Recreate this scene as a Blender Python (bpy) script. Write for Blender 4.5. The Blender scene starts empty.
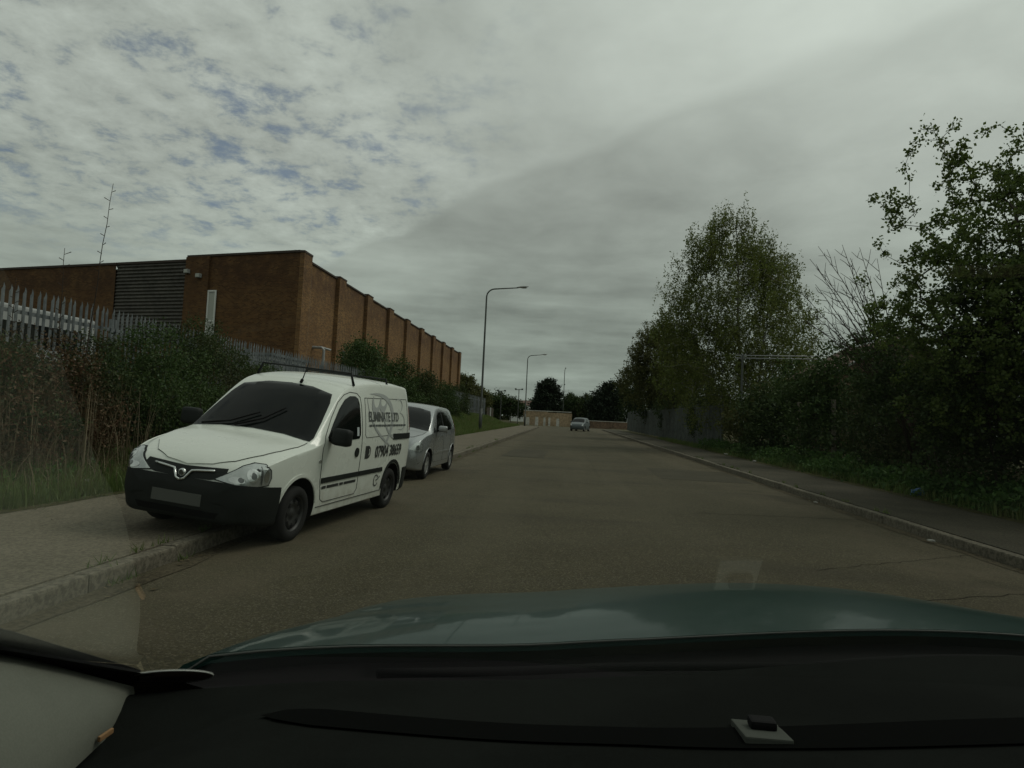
import bpy, bmesh, math, random
import numpy as np
from mathutils import Vector, Matrix
from mathutils.bvhtree import BVHTree
from mathutils.geometry import delaunay_2d_cdt
R = math.radians
scene = bpy.context.scene
C = scene.collection

# ------------------------------------------------------------------ camera
cam = bpy.data.cameras.new('camera'); cam_o = bpy.data.objects.new('camera', cam); C.objects.link(cam_o)
cam.sensor_width = 36.0; cam.lens = 36.0 * 640 / 1024; cam.clip_start = 0.02; cam.clip_end = 2000
CR = ((0.9954543, -0.0434625, 0.0847450), (0.0824146, -0.0528697, -0.9951948), (0.0477341, 0.9976552, -0.0490475))
cam_o.matrix_world = Matrix.Translation((0, 0, 1.46)) @ Matrix(CR).to_4x4()
scene.camera = cam_o
scene.cycles.max_bounces = 4; scene.cycles.diffuse_bounces = 2; scene.cycles.glossy_bounces = 3; scene.cycles.transmission_bounces = 2; scene.cycles.transparent_max_bounces = 6
scene.render.resolution_x = 1024; scene.render.resolution_y = 768

# ------------------------------------------------------------------ sun and sky
SUN_EL, SUN_AZ = R(52), R(62)          # azimuth clockwise from +Y (the road's direction)
sun = bpy.data.lights.new('sun', 'SUN'); sun.energy = 0.85; sun.angle = R(22); sun.color = (1.0, 0.95, 0.86)
sun_o = bpy.data.objects.new('sun', sun); C.objects.link(sun_o)
sd = Vector((math.sin(SUN_AZ) * math.cos(SUN_EL), math.cos(SUN_AZ) * math.cos(SUN_EL), math.sin(SUN_EL)))
sun_o.rotation_euler = sd.to_track_quat('Z', 'Y').to_euler()
vs = scene.view_settings
vs.view_transform = 'Standard'; vs.look = 'None'; vs.exposure = 0.0; vs.gamma = 1.0; vs.use_curve_mapping = False

class NT:
    """small helper round a node tree"""
    def __init__(s, nt): s.nt = nt
    def __call__(s, typ, ins=None, **kw):
        n = s.nt.nodes.new(typ)
        for k, v in kw.items(): setattr(n, k, v)
        for k, v in (ins or {}).items():
            i = n.inputs[k]
            if isinstance(v, bpy.types.NodeSocket): s.nt.links.new(v, i)
            else: i.default_value = v
        return n
    def math(s, op, a, b=0.0, c=0.0, clamp=False):
        return s('ShaderNodeMath', {0: a, 1: b, 2: c}, operation=op, use_clamp=clamp).outputs[0]
    def mix(s, f, a, b, mode='MIX'):
        n = s('ShaderNodeMix', data_type='RGBA', blend_type=mode)
        for idx, v in ((0, f), (6, a), (7, b)):
            if isinstance(v, bpy.types.NodeSocket): s.nt.links.new(v, n.inputs[idx])
            elif idx and len(v) == 3: n.inputs[idx].default_value = (*v, 1)
            else: n.inputs[idx].default_value = v
        return n.outputs[2]
    def ramp(s, f, lo, hi, a=0.0, b=1.0):
        return s('ShaderNodeMapRange', {0: f, 1: lo, 2: hi, 3: a, 4: b}, interpolation_type='SMOOTHSTEP').outputs[0]
    def noise(s, vec, scale, detail=4.0, rough=0.55, dist=0.0):
        i = {'Scale': scale, 'Detail': detail, 'Roughness': rough, 'Distortion': dist}
        if vec is not None: i['Vector'] = vec
        return s('ShaderNodeTexNoise', i).outputs[0]

world = bpy.data.worlds.new('World'); scene.world = world; world.use_nodes = True
wt = world.node_tree; wt.nodes.clear(); W = NT(wt)
sky = W('ShaderNodeTexSky', sky_type='NISHITA', sun_disc=False, sun_elevation=SUN_EL, sun_rotation=SUN_AZ, air_density=1.0, dust_density=2.0)
bg_sky = W('ShaderNodeBackground', {0: sky.outputs[0], 1: 0.075})
dirn = W('ShaderNodeTexCoord').outputs['Generated']
sx = W('ShaderNodeSeparateXYZ', {0: dirn})
dx, dy, dz = sx.outputs
zc = W.math('ADD', W.math('MAXIMUM', dz, 0.0), 0.16)
px = W.math('DIVIDE', dx, zc); py = W.math('DIVIDE', dy, zc)
cp = W('ShaderNodeCombineXYZ', {0: px, 1: py, 2: 0.3}).outputs[0]
big = W.noise(cp, 1.1, 3, 0.5, 0.3)
mid = W.noise(cp, 3.4, 5, 0.6, 0.25)
cp2 = W('ShaderNodeVectorMath', {0: cp, 1: (7.3, 2.1, 0.0)}, operation='ADD').outputs[0]
fine = W.noise(cp2, 9.5, 7, 0.66, 0.15)
patchy = W.noise(cp2, 1.9, 2, 0.55)
elev = W.ramp(dz, 0.05, 0.40)
base = W.mix(elev, (0.315, 0.360, 0.320), (0.435, 0.468, 0.432))
# the veiled sun brightens the cloud round it
glow = W('ShaderNodeVectorMath', {0: dirn, 1: tuple(sd)}, operation='DOT_PRODUCT').outputs['Value']
glow = W.math('MULTIPLY', W.ramp(glow, 0.52, 0.95), 0.52)
vary = W.math('ADD', W.math('MULTIPLY', W.math('SUBTRACT', big, 0.5), 0.85), W.math('MULTIPLY', W.math('SUBTRACT', mid, 0.5), 0.55))
# a darker sheet of cloud whose edge runs diagonally over the road
edge = W.math('ADD', W.math('ADD', W.math('MULTIPLY', px, 0.62), W.math('MULTIPLY', py, 0.785)), W.math('MULTIPLY', W.math('SUBTRACT', mid, 0.5), 0.24))
sheet = W.ramp(edge, 1.29, 1.35)
bright = W.math('MULTIPLY', W.math('ADD', vary, 1.0), W.math('SUBTRACT', 1.0, W.math('MULTIPLY', sheet, 0.15)))
# broken, thinner cloud on the left: puffs with grey gaps and a little blue behind
side = W.ramp(W.math('MULTIPLY', px, -1.0), -0.05, 0.75)
broken = W.math('MULTIPLY', W.math('MULTIPLY', side, W.math('SUBTRACT', 1.0, sheet)), W.ramp(dz, 0.15, 0.27))
puff = W.math('MULTIPLY', W.math('MULTIPLY', W.math('SUBTRACT', fine, 0.5), broken), 0.95)
bright = W.math('ADD', bright, puff)
# long flat streaks of cloud low over the horizon
flat = W('ShaderNodeVectorMath', {0: dirn, 1: (1.6, 1.6, 19.0)}, operation='MULTIPLY').outputs[0]
streak = W.math('MULTIPLY', W.math('SUBTRACT', W.noise(flat, 1.25, 4, 0.55, 0.2), 0.5), W.ramp(dz, 0.34, 0.10, 0.0, 1.25))
bright = W.math('ADD', W.math('ADD', bright, streak), glow)
cloud = W('ShaderNodeVectorMath', {0: base, 'Scale': bright}, operation='SCALE').outputs[0]
bg_cloud = W('ShaderNodeBackground', {0: cloud, 1: 1.0})
hole = W.ramp(W.math('ADD', W.math('MULTIPLY', fine, 0.72), W.math('MULTIPLY', patchy, 0.28)), 0.33, 0.50, 1.0, 0.0)
hole = W.math('MULTIPLY', W.math('MULTIPLY', hole, broken), 0.70)
wm = W('ShaderNodeMixShader', {0: hole, 1: bg_cloud.outputs[0], 2: bg_sky.outputs[0]})
wo = W('ShaderNodeOutputWorld', {0: wm.outputs[0]})

# ------------------------------------------------------------------ materials
def mat(name, col, rough=0.7, metal=0.0, spec=0.5, coat=0.0, build=None):
    m = bpy.data.materials.new(name); m.use_nodes = True
    nt = m.node_tree; b = nt.nodes['Principled BSDF']
    b.inputs['Base Color'].default_value = (*col, 1); b.inputs['Roughness'].default_value = rough
    b.inputs['Metallic'].default_value = metal; b.inputs['Specular IOR Level'].default_value = spec
    b.inputs['Coat Weight'].default_value = coat; b.inputs['Coat Roughness'].default_value = 0.06
    if build: build(NT(nt), b)
    return m
def lk(N, out, b, name): N.nt.links.new(out, b.inputs[name])
def obco(N): return N('ShaderNodeTexCoord').outputs['Object']
def geopos(N): return N('ShaderNodeNewGeometry').outputs['Position']
def bump(N, b, h, strength, dist):
    bn = N('ShaderNodeBump', {'Strength': strength, 'Distance': dist, 'Height': h}); lk(N, bn.outputs[0], b, 'Normal')
def speckle(c1, c2, scale, scale2, amt=0.35, bs=0.25, bd=0.01):
    def f(N, b):
        p = geopos(N)
        n1 = N.noise(p, scale, 6, 0.7); n2 = N.noise(p, scale2, 5, 0.6)
        c = N.mix(N.ramp(n2, 0.35, 0.65), c1, c2)
        c = N.mix(amt, c, N.mix(N.ramp(n1, 0.38, 0.62), (0.01, 0.01, 0.008), tuple(min(1, x * 1.9) for x in c2)))
        lk(N, c, b, 'Base Color'); bump(N, b, n1, bs, bd)
    return f
def asphalt_build(N, b):
    p = geopos(N)
    sp = N('ShaderNodeSeparateXYZ', {0: p})
    grit = N('ShaderNodeTexVoronoi', {'Vector': p, 'Scale': 95.0}).outputs['Color']
    g = N('ShaderNodeSeparateColor', {0: grit}).outputs[0]
    n2 = N.noise(p, 0.6, 6, 0.6); n3 = N.noise(p, 9.0, 5, 0.65)
    c = N.mix(N.ramp(n2, 0.3, 0.7), (0.075, 0.066, 0.033), (0.099, 0.088, 0.047))
    c = N.mix(N.math('MULTIPLY', N.math('SUBTRACT', 1.0, g), 0.72), c, (0.018, 0.016, 0.012))
    c = N.mix(N.ramp(g, 0.78, 0.98, 0.0, 0.7), c, (0.15, 0.132, 0.095))
    c = N.mix(N.ramp(n3, 0.55, 0.75, 0.0, 0.45), c, (0.035, 0.031, 0.023))
    wv = N('ShaderNodeVectorMath', {0: p, 1: (0.22, 0.75, 1.0)}, operation='MULTIPLY').outputs[0]
    c = N.mix(N.ramp(N.noise(wv, 0.55, 4, 0.6), 0.50, 0.66, 0.0, 0.42), c, (0.030, 0.027, 0.018))
    tv = N('ShaderNodeVectorMath', {0: p, 1: (1.0, 0.06, 1.0)}, operation='MULTIPLY').outputs[0]
    c = N.mix(N.ramp(N.noise(tv, 0.85, 4, 0.6), 0.45, 0.70, 0.0, 0.30), c, (0.105, 0.094, 0.060))
    # paler dust along the gutters, darker wheel tracks
    ax = N.math('ABSOLUTE', N.math('SUBTRACT', sp.outputs[0], 0.75))
    dust = N.math('MULTIPLY', N.ramp(ax, 2.4, 3.6), N.ramp(N.noise(p, 1.7, 5, 0.7), 0.3, 0.7))
    c = N.mix(N.math('MULTIPLY', dust, 0.5), c, (0.115, 0.094, 0.062))
    lk(N, c, b, 'Base Color'); bump(N, b, g, 0.6, 0.006)
def brick_build(N, b, tone=1.0):
    uv = N('ShaderNodeUVMap').outputs[0]
    br = N('ShaderNodeTexBrick', {'Vector': uv, 'Color1': (0.105, 0.048, 0.018, 1), 'Color2': (0.26, 0.135, 0.048, 1), 'Mortar': (0.19, 0.145, 0.085, 1), 'Scale': 1.0,
        'Mortar Size': 0.010, 'Mortar Smooth': 0.3, 'Bias': -0.1, 'Brick Width': 0.193, 'Row Height': 0.064})
    n = N.noise(geopos(N), 0.5, 6, 0.65); n2 = N.noise(geopos(N), 2.6, 6, 0.75)
    c = N.mix(N.ramp(n, 0.4, 0.75, 0.0, 0.55), br.outputs[0], (0.105, 0.052, 0.024))
    c = N.mix(N.ramp(n2, 0.48, 0.72, 0.0, 0.45), c, (0.31, 0.18, 0.075))
    sp = N('ShaderNodeSeparateXYZ', {0: geopos(N)})
    top = N.math('MULTIPLY', N.ramp(sp.outputs[2], 7.6, 8.8), N.ramp(N.noise(geopos(N), 1.3, 4, 0.7), 0.35, 0.6))
    c = N.mix(N.math('MULTIPLY', top, 0.55), c, (0.06, 0.032, 0.022))
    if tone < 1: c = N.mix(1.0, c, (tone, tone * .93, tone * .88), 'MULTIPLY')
    lk(N, c, b, 'Base Color'); bump(N, b, br.outputs[1], -0.4, 0.01)
def leaf_mat(name, c1, c2, c3=None, trans=0.25):
    m = bpy.data.materials.new(name); m.use_nodes = True; nt = m.node_tree; nt.nodes.clear(); N = NT(nt)
    g = N('ShaderNodeNewGeometry'); r = g.outputs['Random Per Island']
    n = N.noise(g.outputs['Position'], 1.1, 4, 0.6)
    c = N.mix(r, c1, c2)
    if c3: c = N.mix(N.ramp(n, 0.48, 0.66, 0.0, 0.8), c, c3)
    d = N('ShaderNodeBsdfDiffuse', {0: c}); t = N('ShaderNodeBsdfTranslucent', {0: c}); gl = N('ShaderNodeBsdfGlossy', {0: (0.6, 0.65, 0.6, 1), 1: 0.5})
    m1 = N('ShaderNodeMixShader', {0: trans, 1: d.outputs[0], 2: t.outputs[0]})
    m2 = N('ShaderNodeMixShader', {0: 0.025, 1: m1.outputs[0], 2: gl.outputs[0]})
    N('ShaderNodeOutputMaterial', {0: m2.outputs[0]})
    return m
def paint_dirt(base, dirt, zlo, zhi):
    def f(N, b):
        p = obco(N); z = N('ShaderNodeSeparateXYZ', {0: p}).outputs[2]
        n = N.noise(p, 7.0, 6, 0.7); n2 = N.noise(p, 1.6, 4, 0.6)
        k = N.math('MULTIPLY', N.ramp(z, zhi, zlo), N.ramp(n, 0.35, 0.75))
        k = N.math('ADD', k, N.ramp(n2, 0.5, 0.8, 0.0, 0.14), clamp=True)
        lk(N, N.mix(N.math('MULTIPLY', k, 0.7), base, dirt), b, 'Base Color')
        lk(N, N.ramp(n2, 0.3, 0.7, 0.22, 0.42), b, 'Roughness')
    return f
M = {}
M['asphalt'] = mat('asphalt', (0.07, 0.06, 0.045), 0.9, spec=0.25, build=asphalt_build)
M['footway'] = mat('footway', (0.13, 0.12, 0.09), 0.92, spec=0.2, build=speckle((0.105, 0.092, 0.064), (0.140, 0.122, 0.088), 34, 0.9, 0.30))
M['footway_dark'] = mat('footway_darker', (0.055, 0.05, 0.036), 0.95, spec=0.15, build=speckle((0.044, 0.041, 0.029), (0.070, 0.064, 0.046), 30, 0.8, 0.30))  # darker footway tone for the right pavement
M['kerb'] = mat('kerb_concrete', (0.2, 0.19, 0.15), 0.9, spec=0.2, build=speckle((0.105, 0.094, 0.070), (0.150, 0.135, 0.102), 22, 1.3, 0.32))
M['patch_tar'] = mat('patch_tar', (0.045, 0.04, 0.027), 0.9, spec=0.2, build=speckle((0.040, 0.036, 0.022), (0.058, 0.052, 0.033), 70, 1.1, 0.35, 0.4, 0.006))
M['dust'] = mat('gutter_dust', (0.06, 0.05, 0.032), 0.95, spec=0.1, build=speckle((0.044, 0.037, 0.023), (0.085, 0.072, 0.047), 26, 1.2, 0.35, 0.4, 0.01))
M['crack'] = mat('crack', (0.024, 0.020, 0.014), 0.95, spec=0.1)
M['soil'] = mat('soil', (0.05, 0.05, 0.02), 0.95, spec=0.1, build=speckle((0.038, 0.046, 0.014), (0.058, 0.052, 0.024), 8, 0.7, 0.4, 0.5, 0.05))
M['brick'] = mat('brick', (0.3, 0.13, 0.05), 0.9, spec=0.2, build=brick_build)
M['shaded_brick'] = mat('shaded_brick', (0.1, 0.05, 0.02), 0.9, spec=0.2, build=lambda N, b: brick_build(N, b, 0.60))  # darker copy of the brick, carrying the front wall's shade in its colour
M['coping'] = mat('coping', (0.045, 0.032, 0.025), 0.85)
M['dark_glass'] = mat('dark_glass', (0.005, 0.0065, 0.006), 0.06, spec=0.18)
M['steel'] = mat('galvanised_steel', (0.33, 0.36, 0.37), 0.55, 0.3, build=speckle((0.105, 0.118, 0.122), (0.175, 0.19, 0.195), 5, 1.4, 0.2, 0.05))
M['lamp_steel'] = mat('lamp_steel', (0.07, 0.078, 0.07), 0.6, 0.2)
M['lens'] = mat('lamp_lens', (0.35, 0.36, 0.32), 0.25)
M['cladding'] = mat('cladding', (0.12, 0.12, 0.11), 0.7, build=speckle((0.040, 0.036, 0.029), (0.070, 0.064, 0.053), 4, 0.8, 0.25, 0.05))
M['white'] = mat('white_frame', (0.62, 0.63, 0.6), 0.5)
M['grey_pvc'] = mat('grey_pvc', (0.3, 0.31, 0.3), 0.5)
M['van_paint'] = mat('van_paint', (0.64, 0.67, 0.60), 0.32, coat=0.4, build=paint_dirt((0.63, 0.665, 0.60), (0.34, 0.31, 0.24), 0.22, 0.75))
M['silver_paint'] = mat('silver_paint', (0.42, 0.44, 0.44), 0.32, 0.55, coat=0.6, build=paint_dirt((0.31, 0.33, 0.33), (0.24, 0.23, 0.21), 0.15, 0.45))
M['far_paint'] = mat('far_paint', (0.085, 0.105, 0.11), 0.45, 0.2, coat=0.15)
M['black_plastic'] = mat('black_plastic', (0.018, 0.021, 0.020), 0.6, spec=0.2, build=speckle((0.009, 0.0115, 0.0105), (0.014, 0.0165, 0.015), 60, 2.0, 0.1, 0.08, 0.002))
M['well'] = mat('wheel_well', (0.008, 0.008, 0.008), 0.95, spec=0.1)
M['gap'] = mat('panel_gap', (0.055, 0.058, 0.052), 0.8)
M['tyre'] = mat('tyre_rubber', (0.016, 0.016, 0.015), 0.85, spec=0.25)
M['steel_wheel'] = mat('steel_wheel', (0.035, 0.036, 0.034), 0.5, 0.3)
M['alloy'] = mat('alloy', (0.46, 0.47, 0.46), 0.35, 0.7)
M['chrome'] = mat('chrome', (0.62, 0.64, 0.62), 0.18, 0.95)
M['lamp_clear'] = mat('lamp_clear', (0.44, 0.47, 0.45), 0.14, 0.7, coat=1.0)
M['lamp_dark'] = mat('lamp_dark', (0.12, 0.13, 0.125), 0.2, 0.6, coat=1.0)
M['lamp_red'] = mat('lamp_red', (0.22, 0.015, 0.012), 0.2, coat=1.0)
M['plate_grey'] = mat('plate_grey', (0.095, 0.10, 0.09), 0.8, spec=0.2)
M['ink'] = mat('vinyl_black', (0.022, 0.024, 0.024), 0.5)
M['ink_grey'] = mat('vinyl_grey', (0.33, 0.35, 0.335), 0.5)
M['ink_mid'] = mat('vinyl_mid_grey', (0.075, 0.082, 0.078), 0.5)
M['sticker'] = mat('sticker', (0.45, 0.5, 0.5), 0.5)
M['bark'] = mat('bark', (0.05, 0.042, 0.03), 0.95, spec=0.1, build=speckle((0.035, 0.03, 0.022), (0.07, 0.06, 0.045), 18, 3, 0.3, 0.5, 0.02))
M['birch_bark'] = mat('birch_bark', (0.16, 0.15, 0.13), 0.9, spec=0.15, build=speckle((0.05, 0.045, 0.035), (0.26, 0.25, 0.22), 9, 4, 0.2, 0.4, 0.02))
M['twig'] = mat('twig', (0.045, 0.034, 0.026), 0.95, spec=0.1)
M['straw'] = leaf_mat('straw', (0.080, 0.062, 0.034), (0.23, 0.185, 0.112), (0.070, 0.056, 0.032), 0.2)
M['grass'] = leaf_mat('grass_blade', (0.072, 0.118, 0.030), (0.140, 0.190, 0.052), (0.150, 0.145, 0.065), 0.38)
M['bramble'] = leaf_mat('bramble_leaf', (0.016, 0.032, 0.010), (0.056, 0.080, 0.022), (0.062, 0.060, 0.026))
M['bramble2'] = leaf_mat('shrub_leaf', (0.022, 0.046, 0.013), (0.064, 0.100, 0.026), (0.042, 0.062, 0.018))
M['haw'] = leaf_mat('hawthorn_leaf', (0.050, 0.085, 0.016), (0.125, 0.165, 0.040), (0.070, 0.100, 0.024), 0.42)
M['birch'] = leaf_mat('birch_leaf', (0.074, 0.100, 0.020), (0.155, 0.185, 0.044), (0.118, 0.126, 0.032), 0.4)
M['olive'] = leaf_mat('olive_leaf', (0.055, 0.066, 0.019), (0.118, 0.120, 0.038), (0.082, 0.084, 0.028), 0.28)
M['dark_leaf'] = leaf_mat('dark_leaf', (0.022, 0.040, 0.012), (0.050, 0.075, 0.020), None, 0.2)
M['conifer'] = leaf_mat('conifer_leaf', (0.008, 0.015, 0.008), (0.018, 0.028, 0.013), None, 0.05)
M['nettle'] = leaf_mat('nettle_leaf', (0.036, 0.085, 0.020), (0.080, 0.150, 0.036), (0.050, 0.070, 0.024), 0.32)
M['sand'] = mat('sand_render', (0.30, 0.22, 0.13), 0.9, build=speckle((0.27, 0.20, 0.12), (0.36, 0.27, 0.17), 3, 0.5, 0.2))
M['old_brick'] = mat('old_brick', (0.21, 0.13, 0.08), 0.9, build=speckle((0.10, 0.066, 0.042), (0.17, 0.11, 0.072), 5, 0.8, 0.3))
M['concrete'] = mat('concrete', (0.45, 0.44, 0.40), 0.9, build=speckle((0.40, 0.39, 0.35), (0.52, 0.51, 0.46), 6, 1, 0.2))
M['rust'] = mat('rust_roof', (0.10, 0.055, 0.04), 0.9, build=speckle((0.075, 0.045, 0.035), (0.135, 0.08, 0.06), 6, 1.2, 0.25))
M['green_fence'] = mat('green_fence', (0.07, 0.085, 0.075), 0.7, build=speckle((0.05, 0.06, 0.052), (0.09, 0.105, 0.095), 4, 0.8, 0.2, 0.05))
M['blue_litter'] = mat('blue_litter', (0.02, 0.10, 0.22), 0.4)
M['pale_litter'] = mat('pale_litter', (0.24, 0.24, 0.21), 0.7)
M['bonnet_paint'] = mat('bonnet_paint', (0.014, 0.050, 0.042), 0.34, 0.2, spec=0.35, coat=0.5)
M['dash'] = mat('dash_plastic', (0.020, 0.022, 0.020), 0.95, spec=0.03, build=speckle((0.0050, 0.0058, 0.0050), (0.0080, 0.0092, 0.0080), 420, 5, 0.2, 0.25, 0.0008))
M['dash_dark'] = mat('dash_recess', (0.0022, 0.0025, 0.0022), 0.95, spec=0.03)
M['trim_grey'] = mat('trim_grey', (0.36, 0.37, 0.335), 0.8, spec=0.25, build=speckle((0.100, 0.105, 0.084), (0.118, 0.124, 0.100), 500, 7, 0.06, 0.15, 0.0005))
M['rubber'] = mat('rubber', (0.006, 0.006, 0.006), 0.8, spec=0.12)
M['pad_grey'] = mat('pad_grey', (0.055, 0.060, 0.051), 0.85, spec=0.1)
M['disc_paper'] = mat('disc_paper', (0.05, 0.03, 0.028), 0.7)
M['disc_rim'] = mat('disc_rim', (0.30, 0.31, 0.29), 0.5)
M['wood'] = mat('chipped_wood', (0.20, 0.11, 0.045), 0.8)
def glass_build():
    m = bpy.data.materials.new('windscreen_glass'); m.use_nodes = True; nt = m.node_tree; nt.nodes.clear(); N = NT(nt)
    t = N('ShaderNodeBsdfTransparent', {0: (0.93, 0.955, 0.93, 1)}); g = N('ShaderNodeBsdfGlossy', {0: (1, 1, 1, 1), 1: 0.012})
    ge = N('ShaderNodeNewGeometry')
    cosv = N.math('ABSOLUTE', N('ShaderNodeVectorMath', {0: ge.outputs['Incoming'], 1: ge.outputs['Normal']}, operation='DOT_PRODUCT').outputs['Value'])
    fr = N.math('ADD', N.math('MULTIPLY', N.math('POWER', N.math('SUBTRACT', 1.0, cosv), 5.0), 0.915), 0.085, clamp=True)   # two faces of a pane
    N('ShaderNodeOutputMaterial', {0: N('ShaderNodeMixShader', {0: fr, 1: t.outputs[0], 2: g.outputs[0]}).outputs[0]})
    return m
M['glass'] = glass_build()

# ------------------------------------------------------------------ helpers
def tag(o, label=None, cat=None, group=None, kind=None):
    for k, v in (('label', label), ('category', cat), ('group', group), ('kind', kind)):
        if v: o[k] = v
    return o
def empty(name, loc=(0, 0, 0), rot=(0, 0, 0)):
    o = bpy.data.objects.new(name, None); C.objects.link(o); o.location = loc; o.rotation_euler = rot; o.empty_display_size = 0.2
    return o
def obj(name, me, m=None, parent=None):
    o = bpy.data.objects.new(name, me); C.objects.link(o)
    if m is not None and not me.materials: me.materials.append(M[m] if isinstance(m, str) else m)
    if parent: o.parent = parent
    return o
def copy_tree(o, parent=None):
    c = o.copy(); C.objects.link(c); c.parent = parent
    for ch in o.children: copy_tree(ch, c)
    return c
def fast_mesh(name, verts, quads, smooth=False):
    verts = np.asarray(verts, np.float32); quads = np.asarray(quads, np.int32); k = quads.shape[1]
    me = bpy.data.meshes.new(name)
    me.vertices.add(len(verts)); me.vertices.foreach_set('co', verts.ravel())
    me.loops.add(quads.size); me.loops.foreach_set('vertex_index', quads.ravel())
    me.polygons.add(len(quads)); me.polygons.foreach_set('loop_start', np.arange(0, quads.size, k, dtype=np.int32))
    me.polygons.foreach_set('loop_total', np.full(len(quads), k, np.int32))
    if smooth: me.polygons.foreach_set('use_smooth', np.ones(len(quads), bool))
    me.update(calc_edges=True); me.validate()
    return me
class MB:
    def __init__(s): s.v = []; s.f = []; s.uv = None
    def box(s, x0, x1, y0, y1, z0, z1):
        n = len(s.v)
        s.v += [(x0, y0, z0), (x1, y0, z0), (x1, y1, z0), (x0, y1, z0), (x0, y0, z1), (x1, y0, z1), (x1, y1, z1), (x0, y1, z1)]
        s.f += [(n, n+3, n+2, n+1), (n+4, n+5, n+6, n+7), (n, n+1, n+5, n+4), (n+1, n+2, n+6, n+5), (n+2, n+3, n+7, n+6), (n+3, n, n+4, n+7)]
        return s
    def poly(s, pts):
        n = len(s.v); s.v += [tuple(p) for p in pts]; s.f.append(tuple(range(n, n + len(pts)))); return s
    def tube(s, pts, rad, sides=8, cap=True):
        pts = [Vector(p) for p in pts]; n0 = len(s.v); k = len(pts)
        rad = [rad] * k if not hasattr(rad, '__len__') else rad
        ref = None
        for i, p in enumerate(pts):
            d = (pts[min(i+1, k-1)] - pts[max(i-1, 0)]).normalized()
            if ref is None: ref = d.orthogonal().normalized()
            a = (ref - d * ref.dot(d)).normalized(); ref = a; b = d.cross(a)
            for j in range(sides):
                t = 2 * math.pi * j / sides
                s.v.append(tuple(p + (a * math.cos(t) + b * math.sin(t)) * rad[i]))
        for i in range(k - 1):
            for j in range(sides):
                a0 = n0 + i * sides + j; a1 = n0 + i * sides + (j + 1) % sides
                s.f.append((a0, a1, a1 + sides, a0 + sides))
        if cap:
            s.f.append(tuple(n0 + j for j in range(sides))[::-1]); s.f.append(tuple(n0 + (k-1) * sides + j for j in range(sides)))
        return s
    def lathe(s, prof, axis='x', sides=32, org=(0, 0, 0)):
        """prof: list of (offset along the axis, radius)"""
        n0 = len(s.v); k = len(prof)
        for a, r in prof:
            for j in range(sides):
                t = 2 * math.pi * j / sides; c, d = r * math.cos(t), r * math.sin(t)
                p = (a, c, d) if axis == 'x' else ((c, a, d) if axis == 'y' else (c, d, a))
                s.v.append((p[0] + org[0], p[1] + org[1], p[2] + org[2]))
        for i in range(k - 1):
            for j in range(sides):
                a0 = n0 + i * sides + j; a1 = n0 + i * sides + (j + 1) % sides
                s.f.append((a0, a0 + sides, a1 + sides, a1))
        return s
    def mesh(s, name, smooth=False, bevel=0.0):
        me = bpy.data.meshes.new(name); me.from_pydata(s.v, [], s.f)
        bm = bmesh.new(); bm.from_mesh(me)
        bmesh.ops.recalc_face_normals(bm, faces=bm.faces)
        if bevel: bmesh.ops.bevel(bm, geom=list(bm.edges), offset=bevel, segments=2, affect='EDGES', profile=0.6)
        bm.to_mesh(me); bm.free()
        if smooth:
            for p in me.polygons: p.use_smooth = True
        return me
    def build(s, name, m, parent=None, smooth=False, bevel=0.0): return obj(name, s.mesh(name, smooth, bevel), m, parent)
def boxuv(me):
    uv = me.uv_layers.new(name='UVMap')
    for p in me.polygons:
        n = p.normal
        for li in p.loop_indices:
            v = me.vertices[me.loops[li].vertex_index].co
            if abs(n.z) > 0.7: q = (v.x, v.y)
            else:
                t = Vector((-n.y, n.x, 0)).normalized(); q = (v.dot(t), v.z)
            uv.data[li].uv = q
    return me

# ------------------------------------------------------------------ ground, road, pavements
SITE_SCALE = 1.168  # factor that enlarges the whole site after it is laid out
KL, KR = -2.96, 4.45               # kerb faces
def sstep(a, b, x):
    t = np.clip((x - a) / (b - a), 0, 1); return t * t * (3 - 2 * t)
def terrain(x, y):
    x = np.asarray(x, float); y = np.asarray(y, float)
    left = 0.10 + 0.95 * sstep(-5.6, -9.2, x)
    right = 0.10 + 0.45 * sstep(6.6, 10.0, x)
    z = np.where(x < -5.25, left, np.where(x > 6.35, right, -0.08))
    near = 1 - sstep(68, 76, y)
    z = z * near + (1 - near) * np.where((y > 79) & (y < 90.5), -0.08, np.where((x > -5.25) & (x < 6.35), -0.08, 0.06))
    z = z + (0.06 * np.sin(x * 1.9 + y * 0.7) + 0.05 * np.sin(y * 1.3 - x)) * (sstep(-5.8, -7.0, x) + sstep(6.9, 8, x)) * near
    return z
xs = np.unique(np.concatenate([np.linspace(-12, 12, 97), np.array([-5.26, -5.24, 6.34, 6.36]), -np.geomspace(12, 900, 24), np.geomspace(12, 900, 24)]))
ys = np.unique(np.concatenate([np.arange(-10, 100, 0.75), -np.geomspace(10, 300, 10), np.geomspace(100, 1500, 24)]))
XX, YY = np.meshgrid(xs, ys); ZZ = terrain(XX, YY)
nx, ny = len(xs), len(ys)
idx = (np.arange(ny - 1)[:, None] * nx + np.arange(nx - 1)[None, :]).ravel()
ground = obj('ground', fast_mesh('ground', np.stack([XX, YY, ZZ], -1).reshape(-1, 3), np.stack([idx, idx + 1, idx + nx + 1, idx + nx], -1), True), 'soil')
tag(ground, kind='structure')
rm = MB(); rm.poly([(KL, -30, 0), (KR, -30, 0), (KR, 80, 0), (60, 80, 0), (60, 90, 0), (-60, 90, 0), (-60, 80, 0), (-5.5, 80, 0), (-3.9, 78.5, 0), (KL, 75.5, 0)])
road = tag(rm.build('road', 'asphalt'), kind='structure')
rng = random.Random(4)
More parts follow.
